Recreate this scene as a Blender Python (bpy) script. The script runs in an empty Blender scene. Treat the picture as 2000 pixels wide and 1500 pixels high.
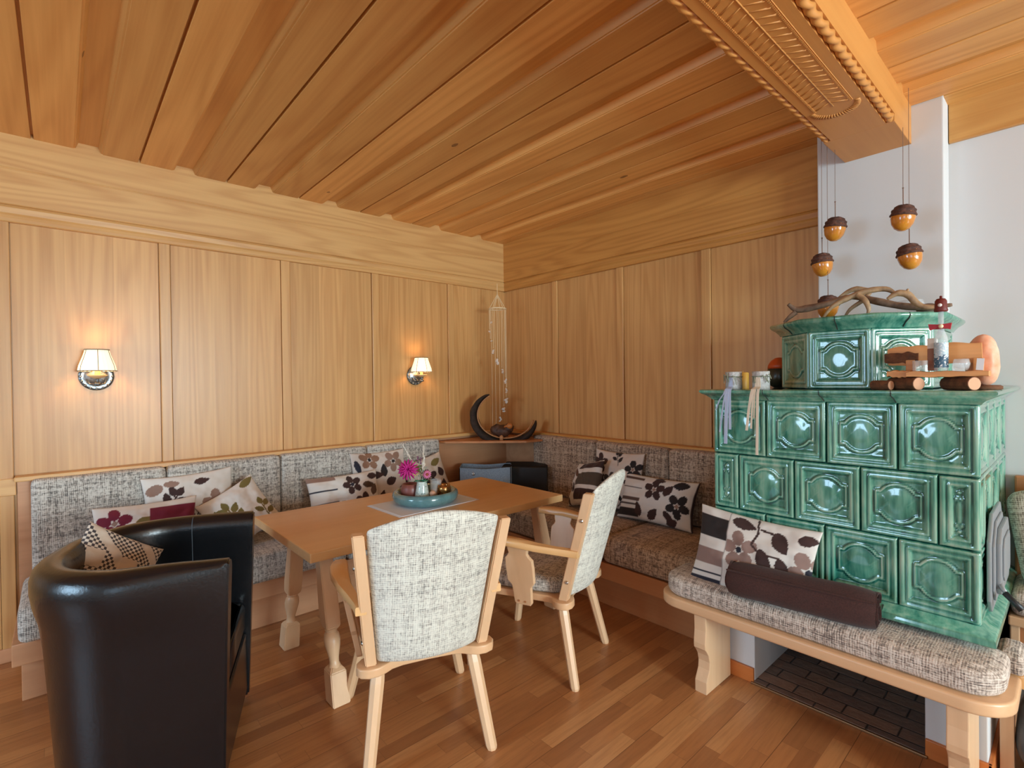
import bpy, bmesh, math, random
from mathutils import Vector, Matrix, noise as mnoise
random.seed(7)
C = bpy.context.scene
COL = C.collection
PI = math.pi

# ---------------------------------------------------------------- camera
cam_data = bpy.data.cameras.new('camera')
cam = bpy.data.objects.new('camera', cam_data)
COL.objects.link(cam)
cam_data.sensor_width = 36.0
cam_data.lens = 988.0 / 2000 * 36.0
cam_data.clip_start = 0.02
def _cam_axes():
    f = 988.0
    def d(u, v): return Vector((u - 1000, 750 - v, -f)).normalized()
    a, b = d(116, 754), d(2105, 728)
    for _ in range(30):
        k = a.dot(b) / 2
        a, b = (a - b * k).normalized(), (b - a * k).normalized()
    X = -a; Y = b; Z = X.cross(Y)
    return Matrix((X, Y, Z))
R3 = _cam_axes()
mw = R3.to_4x4(); mw.translation = Vector((0, 0, 1.5))
cam.matrix_world = mw
C.camera = cam

# ---------------------------------------------------------------- exposure, world, daylight
C.view_settings.view_transform = 'Standard'
C.view_settings.look = 'None'
C.view_settings.exposure = -0.14
C.view_settings.gamma = 1.0
C.view_settings.use_curve_mapping = False
C.cycles.use_denoising = True
C.cycles.max_bounces = 8
C.cycles.diffuse_bounces = 5
C.cycles.sample_clamp_indirect = 6.0
w = bpy.data.worlds.new('sky'); C.world = w; w.use_nodes = True
wb = w.node_tree.nodes['Background']
wb.inputs[0].default_value = (0.62, 0.78, 1.0, 1); wb.inputs[1].default_value = 1.2

def area(name, loc, target, sx, sy, energy, col):
    l = bpy.data.lights.new(name, 'AREA'); l.shape = 'RECTANGLE'; l.size = sx; l.size_y = sy
    l.energy = energy; l.color = col
    o = bpy.data.objects.new(name, l); COL.objects.link(o)
    o.location = loc
    o.rotation_euler = (Vector(target) - Vector(loc)).to_track_quat('-Z', 'Y').to_euler()
    return o
# daylight entering through the three windows of the east wall and the two of the south wall
WIN_E = [(-2.3, -0.9), (0.2, 1.9), (2.3, 3.1)]
WIN_S = [(-2.8, -1.4), (1.2, 3.2)]
WZ0, WZ1 = 0.75, 2.3
EX, SY = 5.5, -3.6
E_EN = [45, 470, 60]
for k, (a, b) in enumerate(WIN_E):
    area('daylight_east', (EX + 0.05, (a + b) / 2, (WZ0 + WZ1) / 2), (0, (a + b) / 2, 1.35), b - a - .1, WZ1 - WZ0 - .1, E_EN[k], (0.74, 0.93, 1.0))
for a, b in WIN_S:
    ds = area('daylight_south', ((a + b) / 2, SY - 0.05, (WZ0 + WZ1) / 2), (-2.7 if a < 0 else 0.2, 0.9, 0.2), b - a - .1, WZ1 - WZ0 - .1, 46 if a < 0 else 16, (0.50, 0.76, 1.0)); ds.data.spread = math.radians(115)

# ---------------------------------------------------------------- node helpers
def srgb(r, g, b):
    f = lambda c: (c / 255 / 12.92) if c / 255 <= .04045 else ((c / 255 + .055) / 1.055) ** 2.4
    return (f(r), f(g), f(b), 1)
class NT:
    def __init__(s, name):
        s.m = bpy.data.materials.new(name); s.m.use_nodes = True
        s.t = s.m.node_tree; s.bsdf = s.t.nodes['Principled BSDF']
    def n(s, typ, **k):
        nd = s.t.nodes.new(typ)
        for a, v in k.items(): setattr(nd, a, v)
        return nd
    def link(s, a, b): s.t.links.new(a, b)
    def put(s, sock, v):
        if v is None: return
        if isinstance(v, bpy.types.NodeSocket): s.link(v, sock)
        else: sock.default_value = v
    def math(s, op, a, b=None, c=None, clamp=False):
        nd = s.n('ShaderNodeMath', operation=op); nd.use_clamp = clamp
        s.put(nd.inputs[0], a); s.put(nd.inputs[1], b); s.put(nd.inputs[2], c)
        return nd.outputs[0]
    def vmath(s, op, a, b=None):
        nd = s.n('ShaderNodeVectorMath', operation=op)
        s.put(nd.inputs[0], a); s.put(nd.inputs[1], b)
        return nd.outputs[0]
    def mix(s, fac, a, b, mode='MIX'):
        nd = s.n('ShaderNodeMix', data_type='RGBA', blend_type=mode)
        s.put(nd.inputs[0], fac); s.put(nd.inputs[6], a); s.put(nd.inputs[7], b)
        return nd.outputs[2]
    def noise(s, vec, scale, detail=2, rough=.5, dist=0):
        nd = s.n('ShaderNodeTexNoise')
        s.put(nd.inputs['Vector'], vec); s.put(nd.inputs['Scale'], scale)
        nd.inputs['Detail'].default_value = detail; nd.inputs['Roughness'].default_value = rough
        nd.inputs['Distortion'].default_value = dist
        return nd.outputs[0]
    def obj(s): return s.n('ShaderNodeTexCoord').outputs['Object']
    def attr(s, name): return s.n('ShaderNodeAttribute', attribute_name=name)
    def ramp(s, fac, stops):
        nd = s.n('ShaderNodeValToRGB'); e = nd.color_ramp.elements
        while len(e) < len(stops): e.new(0.5)
        for i, (p, c) in enumerate(stops): e[i].position = p; e[i].color = c
        s.put(nd.inputs[0], fac); return nd.outputs[0]
    def comb(s, x, y, z):
        nd = s.n('ShaderNodeCombineXYZ')
        for i, v in enumerate((x, y, z)): s.put(nd.inputs[i], v)
        return nd.outputs[0]
    def sep(s, v):
        nd = s.n('ShaderNodeSeparateXYZ'); s.put(nd.inputs[0], v); return nd.outputs
    def bump(s, h, strength=.3, dist=.002):
        nd = s.n('ShaderNodeBump'); nd.inputs['Strength'].default_value = strength
        nd.inputs['Distance'].default_value = dist; s.put(nd.inputs['Height'], h)
        s.link(nd.outputs[0], s.bsdf.inputs['Normal'])
    def set(s, **k):
        for a, v in k.items(): s.put(s.bsdf.inputs[a.replace('_', ' ')], v)
        return s.m

def wood(name, base, dark, axis='Z', rough=.45, scale=2.6, rings=.45, streak=.5, knots=0, tint=.0, coat=0.0, ringfreq=34, stretch=.11):
    N = NT(name)
    o = N.obj()
    t = N.attr('tint').outputs['Fac']
    o = N.vmath('ADD', o, N.comb(N.math('MULTIPLY', t, 13.1), N.math('MULTIPLY', t, 7.7), N.math('MULTIPLY', t, 5.3)))
    ax = 'XYZ'.index(axis)
    sc = [1, 1, 1]; sc[ax] = stretch
    n1 = N.noise(N.vmath('MULTIPLY', o, tuple(sc)), scale, 1.5, .5, .2)
    ring = N.math('ABSOLUTE', N.math('SINE', N.math('MULTIPLY', n1, ringfreq)))
    ring = N.math('POWER', ring, 3)
    sc2 = [1, 1, 1]; sc2[ax] = .025
    n2 = N.noise(N.vmath('MULTIPLY', o, tuple(sc2)), 55, 2, .6)
    n3 = N.noise(N.vmath('MULTIPLY', o, tuple(sc2)), 9, 1)
    f = N.math('ADD', N.math('MULTIPLY', ring, rings * .5), N.math('MULTIPLY', N.math('SUBTRACT', n2, .35), streak))
    f = N.math('ADD', f, N.math('MULTIPLY', N.math('SUBTRACT', n3, .5), .5), clamp=True)
    col = N.mix(f, base, dark)
    if tint:
        v = N.math('ADD', 1 - tint / 2, N.math('MULTIPLY', t, tint))
        col = N.mix(1.0, col, N.comb(v, v, v), 'MULTIPLY')
    if knots:
        sk = [1.6, 1.6, 1.6]; sk[ax] = .75
        vo = N.n('ShaderNodeTexVoronoi'); N.put(vo.inputs['Vector'], N.vmath('MULTIPLY', o, tuple(sk))); vo.inputs['Scale'].default_value = knots
        wv = N.noise(o, 30, 1)
        k = N.math('LESS_THAN', N.math('ADD', vo.outputs['Distance'], N.math('MULTIPLY', wv, .04)), .085)
        ksel = N.math('GREATER_THAN', N.sep(vo.outputs['Color'])[0], .35)
        kk = N.math('MULTIPLY', N.math('MULTIPLY', k, ksel), .75)
        col = N.mix(kk, col, srgb(96, 52, 26))
    N.bump(n2, .12, .002)
    return N.set(Base_Color=col, Roughness=rough, Coat_Weight=coat, Coat_Roughness=.25)

def tweed(name, light, mid, dark, sc=1.0, amt=1.0):
    N = NT(name)
    tc = N.n('ShaderNodeTexCoord'); o = tc.outputs['Object']
    nx = N.sep(tc.outputs['Normal'])
    P = N.sep(o)
    s = None; wsum = None
    for ax in range(3):
        w_ = N.math('SUBTRACT', 1.0, N.math('POWER', N.math('ABSOLUTE', nx[ax]), 1.5), clamp=True)
        k = [.22] * 3; k[ax] = 1
        k2 = [.06] * 3; k2[ax] = 1
        t = N.math('ADD', N.noise(N.vmath('MULTIPLY', o, tuple(k)), 210 * sc, 2, .6), N.math('MULTIPLY', N.noise(N.vmath('MULTIPLY', o, tuple(k2)), 62, 1), .5))
        wv = N.math('SINE', N.math('MULTIPLY', P[ax], 2 * PI / .0085))
        t = N.math('ADD', N.math('SUBTRACT', t, .75), N.math('MULTIPLY', wv, .085))
        t = N.math('MULTIPLY', t, w_)
        s = t if s is None else N.math('ADD', s, t)
    f = N.math('MULTIPLY_ADD', s, 1.9 * amt, .52, clamp=True)
    fine = N.noise(o, 500 * sc, 1)
    f = N.math('ADD', f, N.math('MULTIPLY', N.math('SUBTRACT', fine, .5), .5), clamp=True)
    c = N.ramp(f, [(.08, dark), (.42, mid), (.74, light), (1, light)])
    N.bump(f, .4, .002)
    return N.set(Base_Color=c, Roughness=.92, Sheen_Weight=.15)

def plain(name, col, rough=.5, metal=0, spec=.5, coat=0, bumpy=0, bscale=60, **k):
    N = NT(name)
    if bumpy:
        h = N.noise(N.obj(), bscale, 3); N.bump(h, bumpy, .003)
    return N.set(Base_Color=col, Roughness=rough, Metallic=metal, Specular_IOR_Level=spec, Coat_Weight=coat, **k)

def mottled(name, a, b, scale=20, rough=.5, bumpy=.2, detail=4, **k):
    N = NT(name)
    n = N.noise(N.obj(), scale, detail, .6)
    N.bump(n, bumpy, .004)
    return N.set(Base_Color=N.ramp(n, [(.3, a), (.7, b)]), Roughness=rough, **k)

PANEL = wood('larch_panel_vertical', srgb(212, 162, 102), srgb(170, 112, 56), 'Z', .36, 5.5, .5, .75, 0, .12, 0, 40, .045)
PANELR = PANEL
BOARDX = wood('larch_board_along_x', srgb(208, 148, 76), srgb(160, 96, 36), 'X', .42, 4.5, .6, .5, 0, .08, 0, 44, .07)
BOARDY = wood('larch_board_along_y', srgb(220, 172, 110), srgb(180, 120, 62), 'Y', .38, 4.5, .6, .5, 0, .08, 0, 44, .07)
CEIL = wood('pine_ceiling', srgb(226, 170, 98), srgb(186, 116, 48), 'X', .42, 2.6, .55, .65, 2.4, .32)
BEAM = wood('pine_beam', srgb(212, 148, 78), srgb(182, 114, 50), 'Y', .45, 2.0, .3, .4, 0, 0)
BEECHX = wood('beech_along_x', srgb(222, 180, 138), srgb(198, 150, 108), 'X', .38, 2.5, .25, .4, 0, 0, .1)
BEECHY = wood('beech_along_y', srgb(224, 178, 122), srgb(202, 150, 92), 'Y', .35, 2.5, .3, .45, 0, 0, .15)
BEECHZ = wood('beech_along_z', srgb(226, 188, 148), srgb(204, 158, 116), 'Z', .38, 2.5, .25, .4, 0, 0, .1)
BASEW = wood('bench_wood_x', srgb(190, 128, 82), srgb(150, 92, 54), 'X', .45, 2.4, .4, .45)
BASEWY = wood('bench_wood_y', srgb(200, 146, 106), srgb(164, 108, 70), 'Y', .45, 2.4, .4, .45)
SKIRT = wood('skirting_wood', srgb(206, 122, 60), srgb(176, 94, 40), 'X', .4, 2.4, .3, .4)
def mk_plaster():
    N = NT('white_plaster')
    n = N.noise(N.obj(), 40, 3); N.bump(n, .06, .002)
    return N.set(Base_Color=srgb(212, 213, 213), Roughness=.9)
PLASTER = mk_plaster()
TWEED = tweed('grey_brown_tweed', srgb(208, 202, 192), srgb(158, 150, 140), srgb(88, 84, 82), 1.0, .75)
TWEEDW = tweed('brown_tweed', srgb(196, 172, 148), srgb(142, 116, 94), srgb(76, 60, 54), 1.0, .75)
TWEEDL = tweed('pale_grey_tweed', srgb(222, 222, 210), srgb(196, 194, 184), srgb(128, 126, 120), 1.0, .62)
BLACKL = mottled('black_leather', srgb(10, 12, 15), srgb(18, 20, 24), 90, .25, .16, 3, Specular_IOR_Level=.6)
DARKIRON = mottled('dark_iron', srgb(66, 70, 72), srgb(104, 110, 112), 30, .4, .1, 3, Metallic=.7)
GREYMETAL = plain('grey_metal', srgb(150, 156, 160), .42, .35)
CHROME = plain('steel', srgb(190, 190, 188), .25, 1)
GRIP = plain('black_grip', srgb(24, 26, 28), .45)

# ---------------------------------------------------------------- mesh helpers
def link(o, parent=None):
    COL.objects.link(o)
    if parent is not None: o.parent = parent
    return o
def mesh(name, verts, faces, mat, parent=None, smooth=False, loc=None):
    me = bpy.data.meshes.new(name)
    me.from_pydata([tuple(v) for v in verts], [], faces)
    me.validate(); me.update()
    if mat: me.materials.append(mat)
    if smooth: me.polygons.foreach_set('use_smooth', [True] * len(me.polygons))
    o = bpy.data.objects.new(name, me)
    if loc: o.location = loc
    return link(o, parent)
class G:
    """collects geometry for one mesh"""
    def __init__(s): s.v = []; s.f = []; s.tint = []; s.bev = []
    def add(s, vs, fs, t=0.0):
        k = len(s.v); s.v += [Vector(v) for v in vs]; s.tint += [t] * len(vs)
        s.f += [tuple(i + k for i in f) for f in fs]; return s
    def box(s, x0, x1, y0, y1, z0, z1, t=0.0, b=0.0, M=None):
        bm = bmesh.new(); bmesh.ops.create_cube(bm, size=1)
        for v in bm.verts:
            v.co = Vector(((x0 + x1) / 2 + v.co.x * (x1 - x0), (y0 + y1) / 2 + v.co.y * (y1 - y0), (z0 + z1) / 2 + v.co.z * (z1 - z0)))
        if b: bmesh.ops.bevel(bm, geom=bm.edges[:], offset=b, segments=2, affect='EDGES', profile=.6)
        return s.bm(bm, t, M)
    def bm(s, bm, t=0.0, M=None):
        bm.verts.index_update()
        vs = [(M @ v.co) if M else v.co.copy() for v in bm.verts]
        fs = [tuple(v.index for v in f.verts) for f in bm.faces]
        bm.free(); return s.add(vs, fs, t)
    def prism(s, pts, z0, z1, b=0.0, t=0.0, M=None, seg=2):
        """outline in xy extruded z0..z1, bevelled rims"""
        bm = bmesh.new()
        vs = [bm.verts.new((p[0], p[1], z0)) for p in pts]
        f = bm.faces.new(vs)
        if f.normal.z > 0: f.normal_flip()
        r = bmesh.ops.extrude_face_region(bm, geom=[f])
        top = [e for e in r['geom'] if isinstance(e, bmesh.types.BMVert)]
        for v in top: v.co.z = z1
        bmesh.ops.recalc_face_normals(bm, faces=bm.faces[:])
        if b:
            es = [e for e in bm.edges if abs(e.verts[0].co.z - e.verts[1].co.z) < 1e-6]
            bmesh.ops.bevel(bm, geom=es, offset=b, segments=seg, affect='EDGES', profile=.6)
        return s.bm(bm, t, M)
    def lathe(s, prof, n=24, M=None, t=0.0, cap=True):
        vs = []; fs = []
        for r, z in prof:
            for k in range(n):
                a = 2 * PI * k / n; vs.append(Vector((r * math.cos(a), r * math.sin(a), z)))
        for i in range(len(prof) - 1):
            for k in range(n):
                k2 = (k + 1) % n
                fs.append((i * n + k, i * n + k2, (i + 1) * n + k2, (i + 1) * n + k))
        if cap:
            fs.append(tuple(range(n))[::-1]); fs.append(tuple((len(prof) - 1) * n + k for k in range(n)))
        if M: vs = [M @ v for v in vs]
        return s.add(vs, fs, t)
    def tube(s, pts, rad, n=8, t=0.0, flat=None):
        pts = [Vector(p) for p in pts]
        if not isinstance(rad, (list, tuple)): rad = [rad] * len(pts)
        vs = []; fs = []; prev = None
        for i, p in enumerate(pts):
            d = (pts[min(i + 1, len(pts) - 1)] - pts[max(i - 1, 0)]).normalized()
            if prev is None:
                up = Vector((0, 0, 1)) if abs(d.z) < .9 else Vector((1, 0, 0))
                a = d.cross(up).normalized()
            else:
                a = (prev - d * prev.dot(d)).normalized()
            prev = a; b = d.cross(a)
            for k in range(n):
                th = 2 * PI * k / n
                fa = 1 if flat is None else flat
                vs.append(p + (a * math.cos(th) + b * math.sin(th) * fa) * rad[i])
        for i in range(len(pts) - 1):
            for k in range(n):
                k2 = (k + 1) % n
                fs.append((i * n + k, i * n + k2, (i + 1) * n + k2, (i + 1) * n + k))
        fs.append(tuple(range(n))[::-1]); fs.append(tuple((len(pts) - 1) * n + k for k in range(n)))
        return s.add(vs, fs, t)
    def ball(s, c, rx, ry=None, rz=None, n=12, t=0.0, M=None):
        ry = ry or rx; rz = rz or rx
        bm = bmesh.new(); bmesh.ops.create_uvsphere(bm, u_segments=n, v_segments=max(6, n * 2 // 3), radius=1)
        for v in bm.verts: v.co = Vector((c[0] + v.co.x * rx, c[1] + v.co.y * ry, c[2] + v.co.z * rz))
        return s.bm(bm, t, M)
    def make(s, name, mat, parent=None, smooth=False, M=None, loc=None):
        vs = [M @ v for v in s.v] if M else s.v
        o = mesh(name, vs, s.f, mat, parent, smooth, loc)
        if any(s.tint) and len(o.data.vertices) == len(s.tint):
            a = o.data.attributes.new('tint', 'FLOAT', 'POINT'); a.data.foreach_set('value', s.tint)
        if smooth == 'auto':
            pass
        return o
def autosmooth(o, ang=40):
    bm = bmesh.new(); bm.from_mesh(o.data)
    for f in bm.faces: f.smooth = True
    for e in bm.edges:
        if len(e.link_faces) == 2: e.smooth = e.calc_face_angle(0) < math.radians(ang)
    bm.to_mesh(o.data); bm.free(); return o

def empty(name, loc, rz=0.0):
    o = bpy.data.objects.new(name, None); o.empty_display_size = .1
    o.location = loc; o.rotation_euler = (0, 0, rz); return link(o)
def tag(o, label, cat, group=None, kind=None):
    if label: o['label'] = label
    if cat: o['category'] = cat
    if group: o['group'] = group
    if kind: o['kind'] = kind
    return o
def struct(o): o['kind'] = 'structure'; return o
def copy_tree(o, parent=None):
    c = o.copy(); COL.objects.link(c)
    if parent is not None: c.parent = parent
    for ch in list(o.children): copy_tree(ch, c)
    return c

def rbox(sx, sy, sz, r, dome=0.0, n=(26, 14, 10), slump=0.0, seed=0):
    """soft cushion block centred on the origin, rounded edges, slightly domed top"""
    vs = []; idx = {}; fs = []
    def axis(n, s):
        out = []
        for i in range(n + 1):
            x = i / n
            x = .5 - .5 * math.cos(PI * x) if True else x
            out.append((x - .5) * s)
        return out
    A = [axis(n[0], sx), axis(n[1], sy), axis(n[2], sz)]
    def vert(i, j, k):
        key = (i, j, k)
        if key in idx: return idx[key]
        p = Vector((A[0][i], A[1][j], A[2][k]))
        q = Vector((max(-sx / 2 + r, min(sx / 2 - r, p.x)), max(-sy / 2 + r, min(sy / 2 - r, p.y)), max(-sz / 2 + r, min(sz / 2 - r, p.z))))
        d = p - q
        if d.length > 1e-9: p = q + d.normalized() * r if True else p
        fx = max(0, 1 - (2 * p.x / sx) ** 2); fy = max(0, 1 - (2 * p.y / sy) ** 2)
        if p.z > 0: p.z += dome * (fx * fy) ** .5 * (p.z / (sz / 2))
        w_ = mnoise.noise(Vector((p.x * 4 + seed, p.y * 4, p.z * 4))) * .006
        p += Vector((0, 0, w_)) * (1 if p.z > 0 else 0)
        idx[key] = len(vs); vs.append(p); return idx[key]
    for a, b, c_, fix in ((0, 1, 2, 0), (0, 1, 2, 1), (0, 2, 1, 0), (0, 2, 1, 1), (1, 2, 0, 0), (1, 2, 0, 1)):
        for i in range(n[a]):
            for j in range(n[b]):
                q = []
                for di, dj in ((0, 0), (1, 0), (1, 1), (0, 1)):
                    ijk = [0, 0, 0]; ijk[a] = i + di; ijk[b] = j + dj; ijk[c_] = n[c_] if fix else 0
                    q.append(vert(*ijk))
                flip = (fix == 1) != (c_ == 1)
                fs.append(tuple(q) if flip else tuple(q[::-1]))
    return vs, fs
# ================================================================= room shell
XL, YR, ZC = -3.9, 3.4, 2.865
# parquet
def mk_floor():
    N = NT('parquet')
    o = N.obj(); x, y, z = N.sep(o)
    r = N.math('DIVIDE', x, .068); row = N.math('FLOOR', r)
    wn = N.n('ShaderNodeTexWhiteNoise', noise_dimensions='1D'); N.put(wn.inputs['W'], row)
    l = N.math('ADD', N.math('DIVIDE', y, .52), N.math('MULTIPLY', wn.outputs[0], 5.7)); pl = N.math('FLOOR', l)
    w2 = N.n('ShaderNodeTexWhiteNoise', noise_dimensions='2D'); N.put(w2.inputs['Vector'], N.comb(row, pl, 0))
    rnd = w2.outputs[0]
    col = N.ramp(rnd, [(0, srgb(158, 104, 62)), (.3, srgb(172, 116, 70)), (.7, srgb(184, 126, 76)), (1, srgb(200, 146, 94))])
    v = N.vmath('ADD', N.vmath('MULTIPLY', o, (1, .07, 1)), N.comb(N.math('MULTIPLY', rnd, 31), 0, 0))
    g = N.noise(v, 60, 3, .6); g2 = N.noise(v, 14, 1.5)
    ring = N.math('ABSOLUTE', N.math('SINE', N.math('MULTIPLY', g2, 30)))
    f = N.math('ADD', N.math('MULTIPLY', N.math('SUBTRACT', g, .45), 1.0), N.math('MULTIPLY', N.math('POWER', ring, 4), .12), clamp=True)
    col = N.mix(f, col, srgb(124, 76, 44))
    fx = N.math('ABSOLUTE', N.math('SUBTRACT', N.math('FRACT', r), .5)); fy = N.math('ABSOLUTE', N.math('SUBTRACT', N.math('FRACT', l), .5))
    seam = N.math('MAXIMUM', N.math('GREATER_THAN', fx, .488), N.math('GREATER_THAN', fy, .4975))
    row3 = N.math('ABSOLUTE', N.math('SUBTRACT', N.math('FRACT', N.math('DIVIDE', x, .204)), .5))
    seam3 = N.math('GREATER_THAN', row3, .493)
    col = N.mix(N.math('MULTIPLY', seam, .28), col, srgb(84, 44, 24))
    col = N.mix(N.math('MULTIPLY', seam3, .5), col, srgb(70, 36, 20))
    N.bump(N.math('SUBTRACT', g, seam3), .06, .001)
    return N.set(Base_Color=col, Roughness=N.math('MULTIPLY_ADD', g, .15, .27), Specular_IOR_Level=.5)
FLOOR = mk_floor()
g = G(); g.box(-4.0, EX + .1, SY - .1, YR + .1, -.06, 0)
struct(g.make('floor', FLOOR))

# left wall: wide vertical larch boards with narrow cover strips
LSTRIPS = [(-3.12, -3.05), (-2.40, -2.33), (-1.67, -1.60), (-.94, -.875), (-.255, -.19), (.478, .546), (1.218, 1.288), (1.934, 2.004), (2.691, 2.76)]
g = G(); g.box(-4.0, XL - .012, SY, YR + .1, 0, 2.9, .5)
edges = [SY] + [e for s in LSTRIPS for e in s] + [YR]
for i in range(0, len(edges), 2):
    a, b = edges[i], edges[i + 1]
    n = 3 if b - a > .4 else 2
    for k in range(n):    # glued lamellae of one panel
        pa = a + (b - a) * k / n; pb = a + (b - a) * (k + 1) / n
        g.box(XL - .013, XL, pa, pb, 0, 2.5, random.random())
for a, b in LSTRIPS: g.box(XL - .013, XL + .014, a + .004, b - .004, 0, 2.5, random.random(), .004)
struct(g.make('wall_left', PANEL))

RSTRIPS = [(-3.222, -3.157), (-2.504, -2.434), (-1.776, -1.70)]
g = G(); g.box(XL - .1, -.99, YR + .012, YR + .1, 0, 2.9, .5)
edges = [XL] + [e for s in RSTRIPS for e in s] + [-.985]
for i in range(0, len(edges), 2):
    a, b = edges[i], edges[i + 1]
    for k in range(2):
        pa = a + (b - a) * k / 2; pb = a + (b - a) * (k + 1) / 2
        g.box(pa, pb, YR, YR + .013, 0, 2.5, random.random())
for a, b in RSTRIPS: g.box(a + .004, b - .004, YR - .014, YR + .013, 0, 2.5, random.random(), .004)
struct(g.make('wall_right', PANELR))

g = G(); g.box(-.985, EX + .1, YR, YR + .1, 0, 2.9)
struct(g.make('wall_plaster', PLASTER))
g = G(); g.box(-.99, -.435, 3.25, YR, 1.40, 2.90, b=.006)
struct(g.make('wall_chimney', PLASTER))

# walls with windows behind the camera
def wall_with_windows(name, wins, axis):
    g = G()
    lo, hi = (SY, YR) if axis == 'E' else (-4.0, EX)
    cuts = [lo] + [c for wv in wins for c in wv] + [hi]
    def bx(a, b, z0, z1):
        if axis == 'E': g.box(EX, EX + .25, a, b, z0, z1)
        else: g.box(a, b, SY - .25, SY, z0, z1)
    for i in range(len(cuts) - 1):
        if i % 2 == 0: bx(cuts[i], cuts[i + 1], 0, 2.9)
        else: bx(cuts[i], cuts[i + 1], 0, WZ0); bx(cuts[i], cuts[i + 1], WZ1, 2.9)
    struct(g.make(name, PLASTER))
wall_with_windows('wall_east', WIN_E, 'E')
wall_with_windows('wall_south', WIN_S, 'S')
wi = 0
for axis, wins in (('E', WIN_E), ('S', WIN_S)):
    for a, b in wins:
        wi += 1; g = G(); m = (a + b) / 2
        for p, q, z0, z1 in ((a, a + .06, WZ0, WZ1), (b - .06, b, WZ0, WZ1), (m - .04, m + .04, WZ0, WZ1), (a, b, WZ0, WZ0 + .06), (a, b, WZ1 - .06, WZ1)):
            if axis == 'E': g.box(EX - .01, EX + .04, p, q, z0, z1, b=.004)
            else: g.box(p, q, SY - .04, SY + .01, z0, z1, b=.004)
        struct(g.make('window_%d' % wi, BEECHZ))

# ceiling: boards along x with open joints and a recessed bevelled coffer every 48 cm
g = G()
g.box(-4.0, EX + .2, SY - .2, YR + .1, ZC + .04, ZC + .10, .3)
x0, x1 = XL - .05, EX + .1
def strip(ya, za, yb, zb, t):
    g.add([(x0, ya, za), (x1, ya, za), (x1, yb, zb), (x0, yb, zb)], [(0, 1, 2, 3)], t)
k = -9
while True:
    gy = .385 + .4775 * k; k += 1
    if gy > 3.6: break
    t1, t2, t3 = random.random(), random.random(), random.random()
    D = .038
    pr = [(.0055, ZC + .025, t1), (.006, ZC + .002, t1), (.008, ZC, t1), (.172, ZC, t1), (.174, ZC + .004, t1), (.181, ZC + .004, t1), (.195, ZC + D, t1), (.195, ZC + D, t3), (.282, ZC + D, t3), (.282, ZC + D, t2), (.296, ZC + .004, t2), (.303, ZC + .004, t2), (.305, ZC, t2), (.4695, ZC, t2), (.4715, ZC + .002, t2), (.472, ZC + .025, t2), (.483, ZC + .025, t2)]
    for i in range(len(pr) - 1):
        if pr[i][0] == pr[i + 1][0] and pr[i][1] == pr[i + 1][1]: continue
        strip(gy + pr[i][0], pr[i][1], gy + pr[i + 1][0], pr[i + 1][1], pr[i + 1][2] if pr[i + 1][2] == pr[i][2] else pr[i + 1][2])
struct(g.make('ceiling', CEIL))

# cornices and picture-rail mouldings
def profile_run(name, prof, wall, a, b, mat):
    """prof: (distance from wall, z) list; extruded along the wall"""
    g = G(); n = len(prof); vs = []
    for p in (a, b):
        for d, z in prof:
            vs.append((XL + d, p, z) if wall == 'L' else (p, YR - d, z))
    fs = [(i, (i + 1) % n, (i + 1) % n + n, i + n) for i in range(n)] + [tuple(range(n)), tuple(range(n, 2 * n))[::-1]]
    g.add(vs, fs)
    o = g.make(name, mat)
    bm = bmesh.new(); bm.from_mesh(o.data); bmesh.ops.recalc_face_normals(bm, faces=bm.faces[:]); bm.to_mesh(o.data); bm.free()
    return struct(o)
CORN = [(0, 2.486), (.052, 2.486), (.056, 2.49), (.056, 2.676), (.053, 2.679), (.053, 2.683), (.056, 2.686), (.056, 2.93), (0, 2.93)]
RAIL = [(0, 2.398), (.026, 2.398), (.030, 2.402), (.030, 2.418), (.036, 2.432), (.044, 2.442), (.046, 2.472), (.040, 2.486), (0, 2.486)]
profile_run('trim_1', CORN, 'L', SY, YR, BOARDY)
profile_run('trim_2', RAIL, 'L', SY, YR, BOARDY)
profile_run('trim_3', CORN, 'R', XL, -.985, BOARDX)
profile_run('trim_4', RAIL, 'R', XL, -.985, BOARDX)
g = G(); g.box(-.432, EX, YR - .022, YR, 2.672, 2.93, b=.003)
struct(g.make('trim_5', CEIL))

# carved ceiling beam
BX0, BX1, BZ = -.853, -.560, 2.675
n_ = .034
g = G()
g.box(BX0, BX1, 2.895, 3.25, BZ, 2.93, b=.003)
g.prism([(BX0, 2.93), (BX0, BZ + n_), (BX0 + n_, BZ + n_), (BX0 + n_, BZ), (BX1 - n_, BZ), (BX1 - n_, BZ + n_), (BX1, BZ + n_), (BX1, 2.93)], 0, 1,
        M=Matrix(((1, 0, 0, 0), (0, 0, 6.495, SY), (0, 1, 0, 0), (0, 0, 0, 1))))
beam = struct(g.make('trim_6', BEAM))
# twisted rope mouldings in the two lower corner notches
for cx in (BX0 + n_ * .45, BX1 - n_ * .45):
    vs = []; fs = []; L0, L1 = .4, 2.89; NN = 420; K = 10
    for i in range(NN + 1):
        y = L0 + (L1 - L0) * i / NN
        for k in range(K):
            a = 2 * PI * k / K
            r = .016 + .0042 * math.cos(2 * (a - y * 2 * PI / .13))
            vs.append((cx + r * math.cos(a), y, BZ + n_ * .5 + r * math.sin(a)))
    for i in range(NN):
        for k in range(K): fs.append((i * K + k, i * K + (k + 1) % K, (i + 1) * K + (k + 1) % K, (i + 1) * K + k))
    mesh('rope_moulding', vs, fs, BEAM, beam, True)
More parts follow.
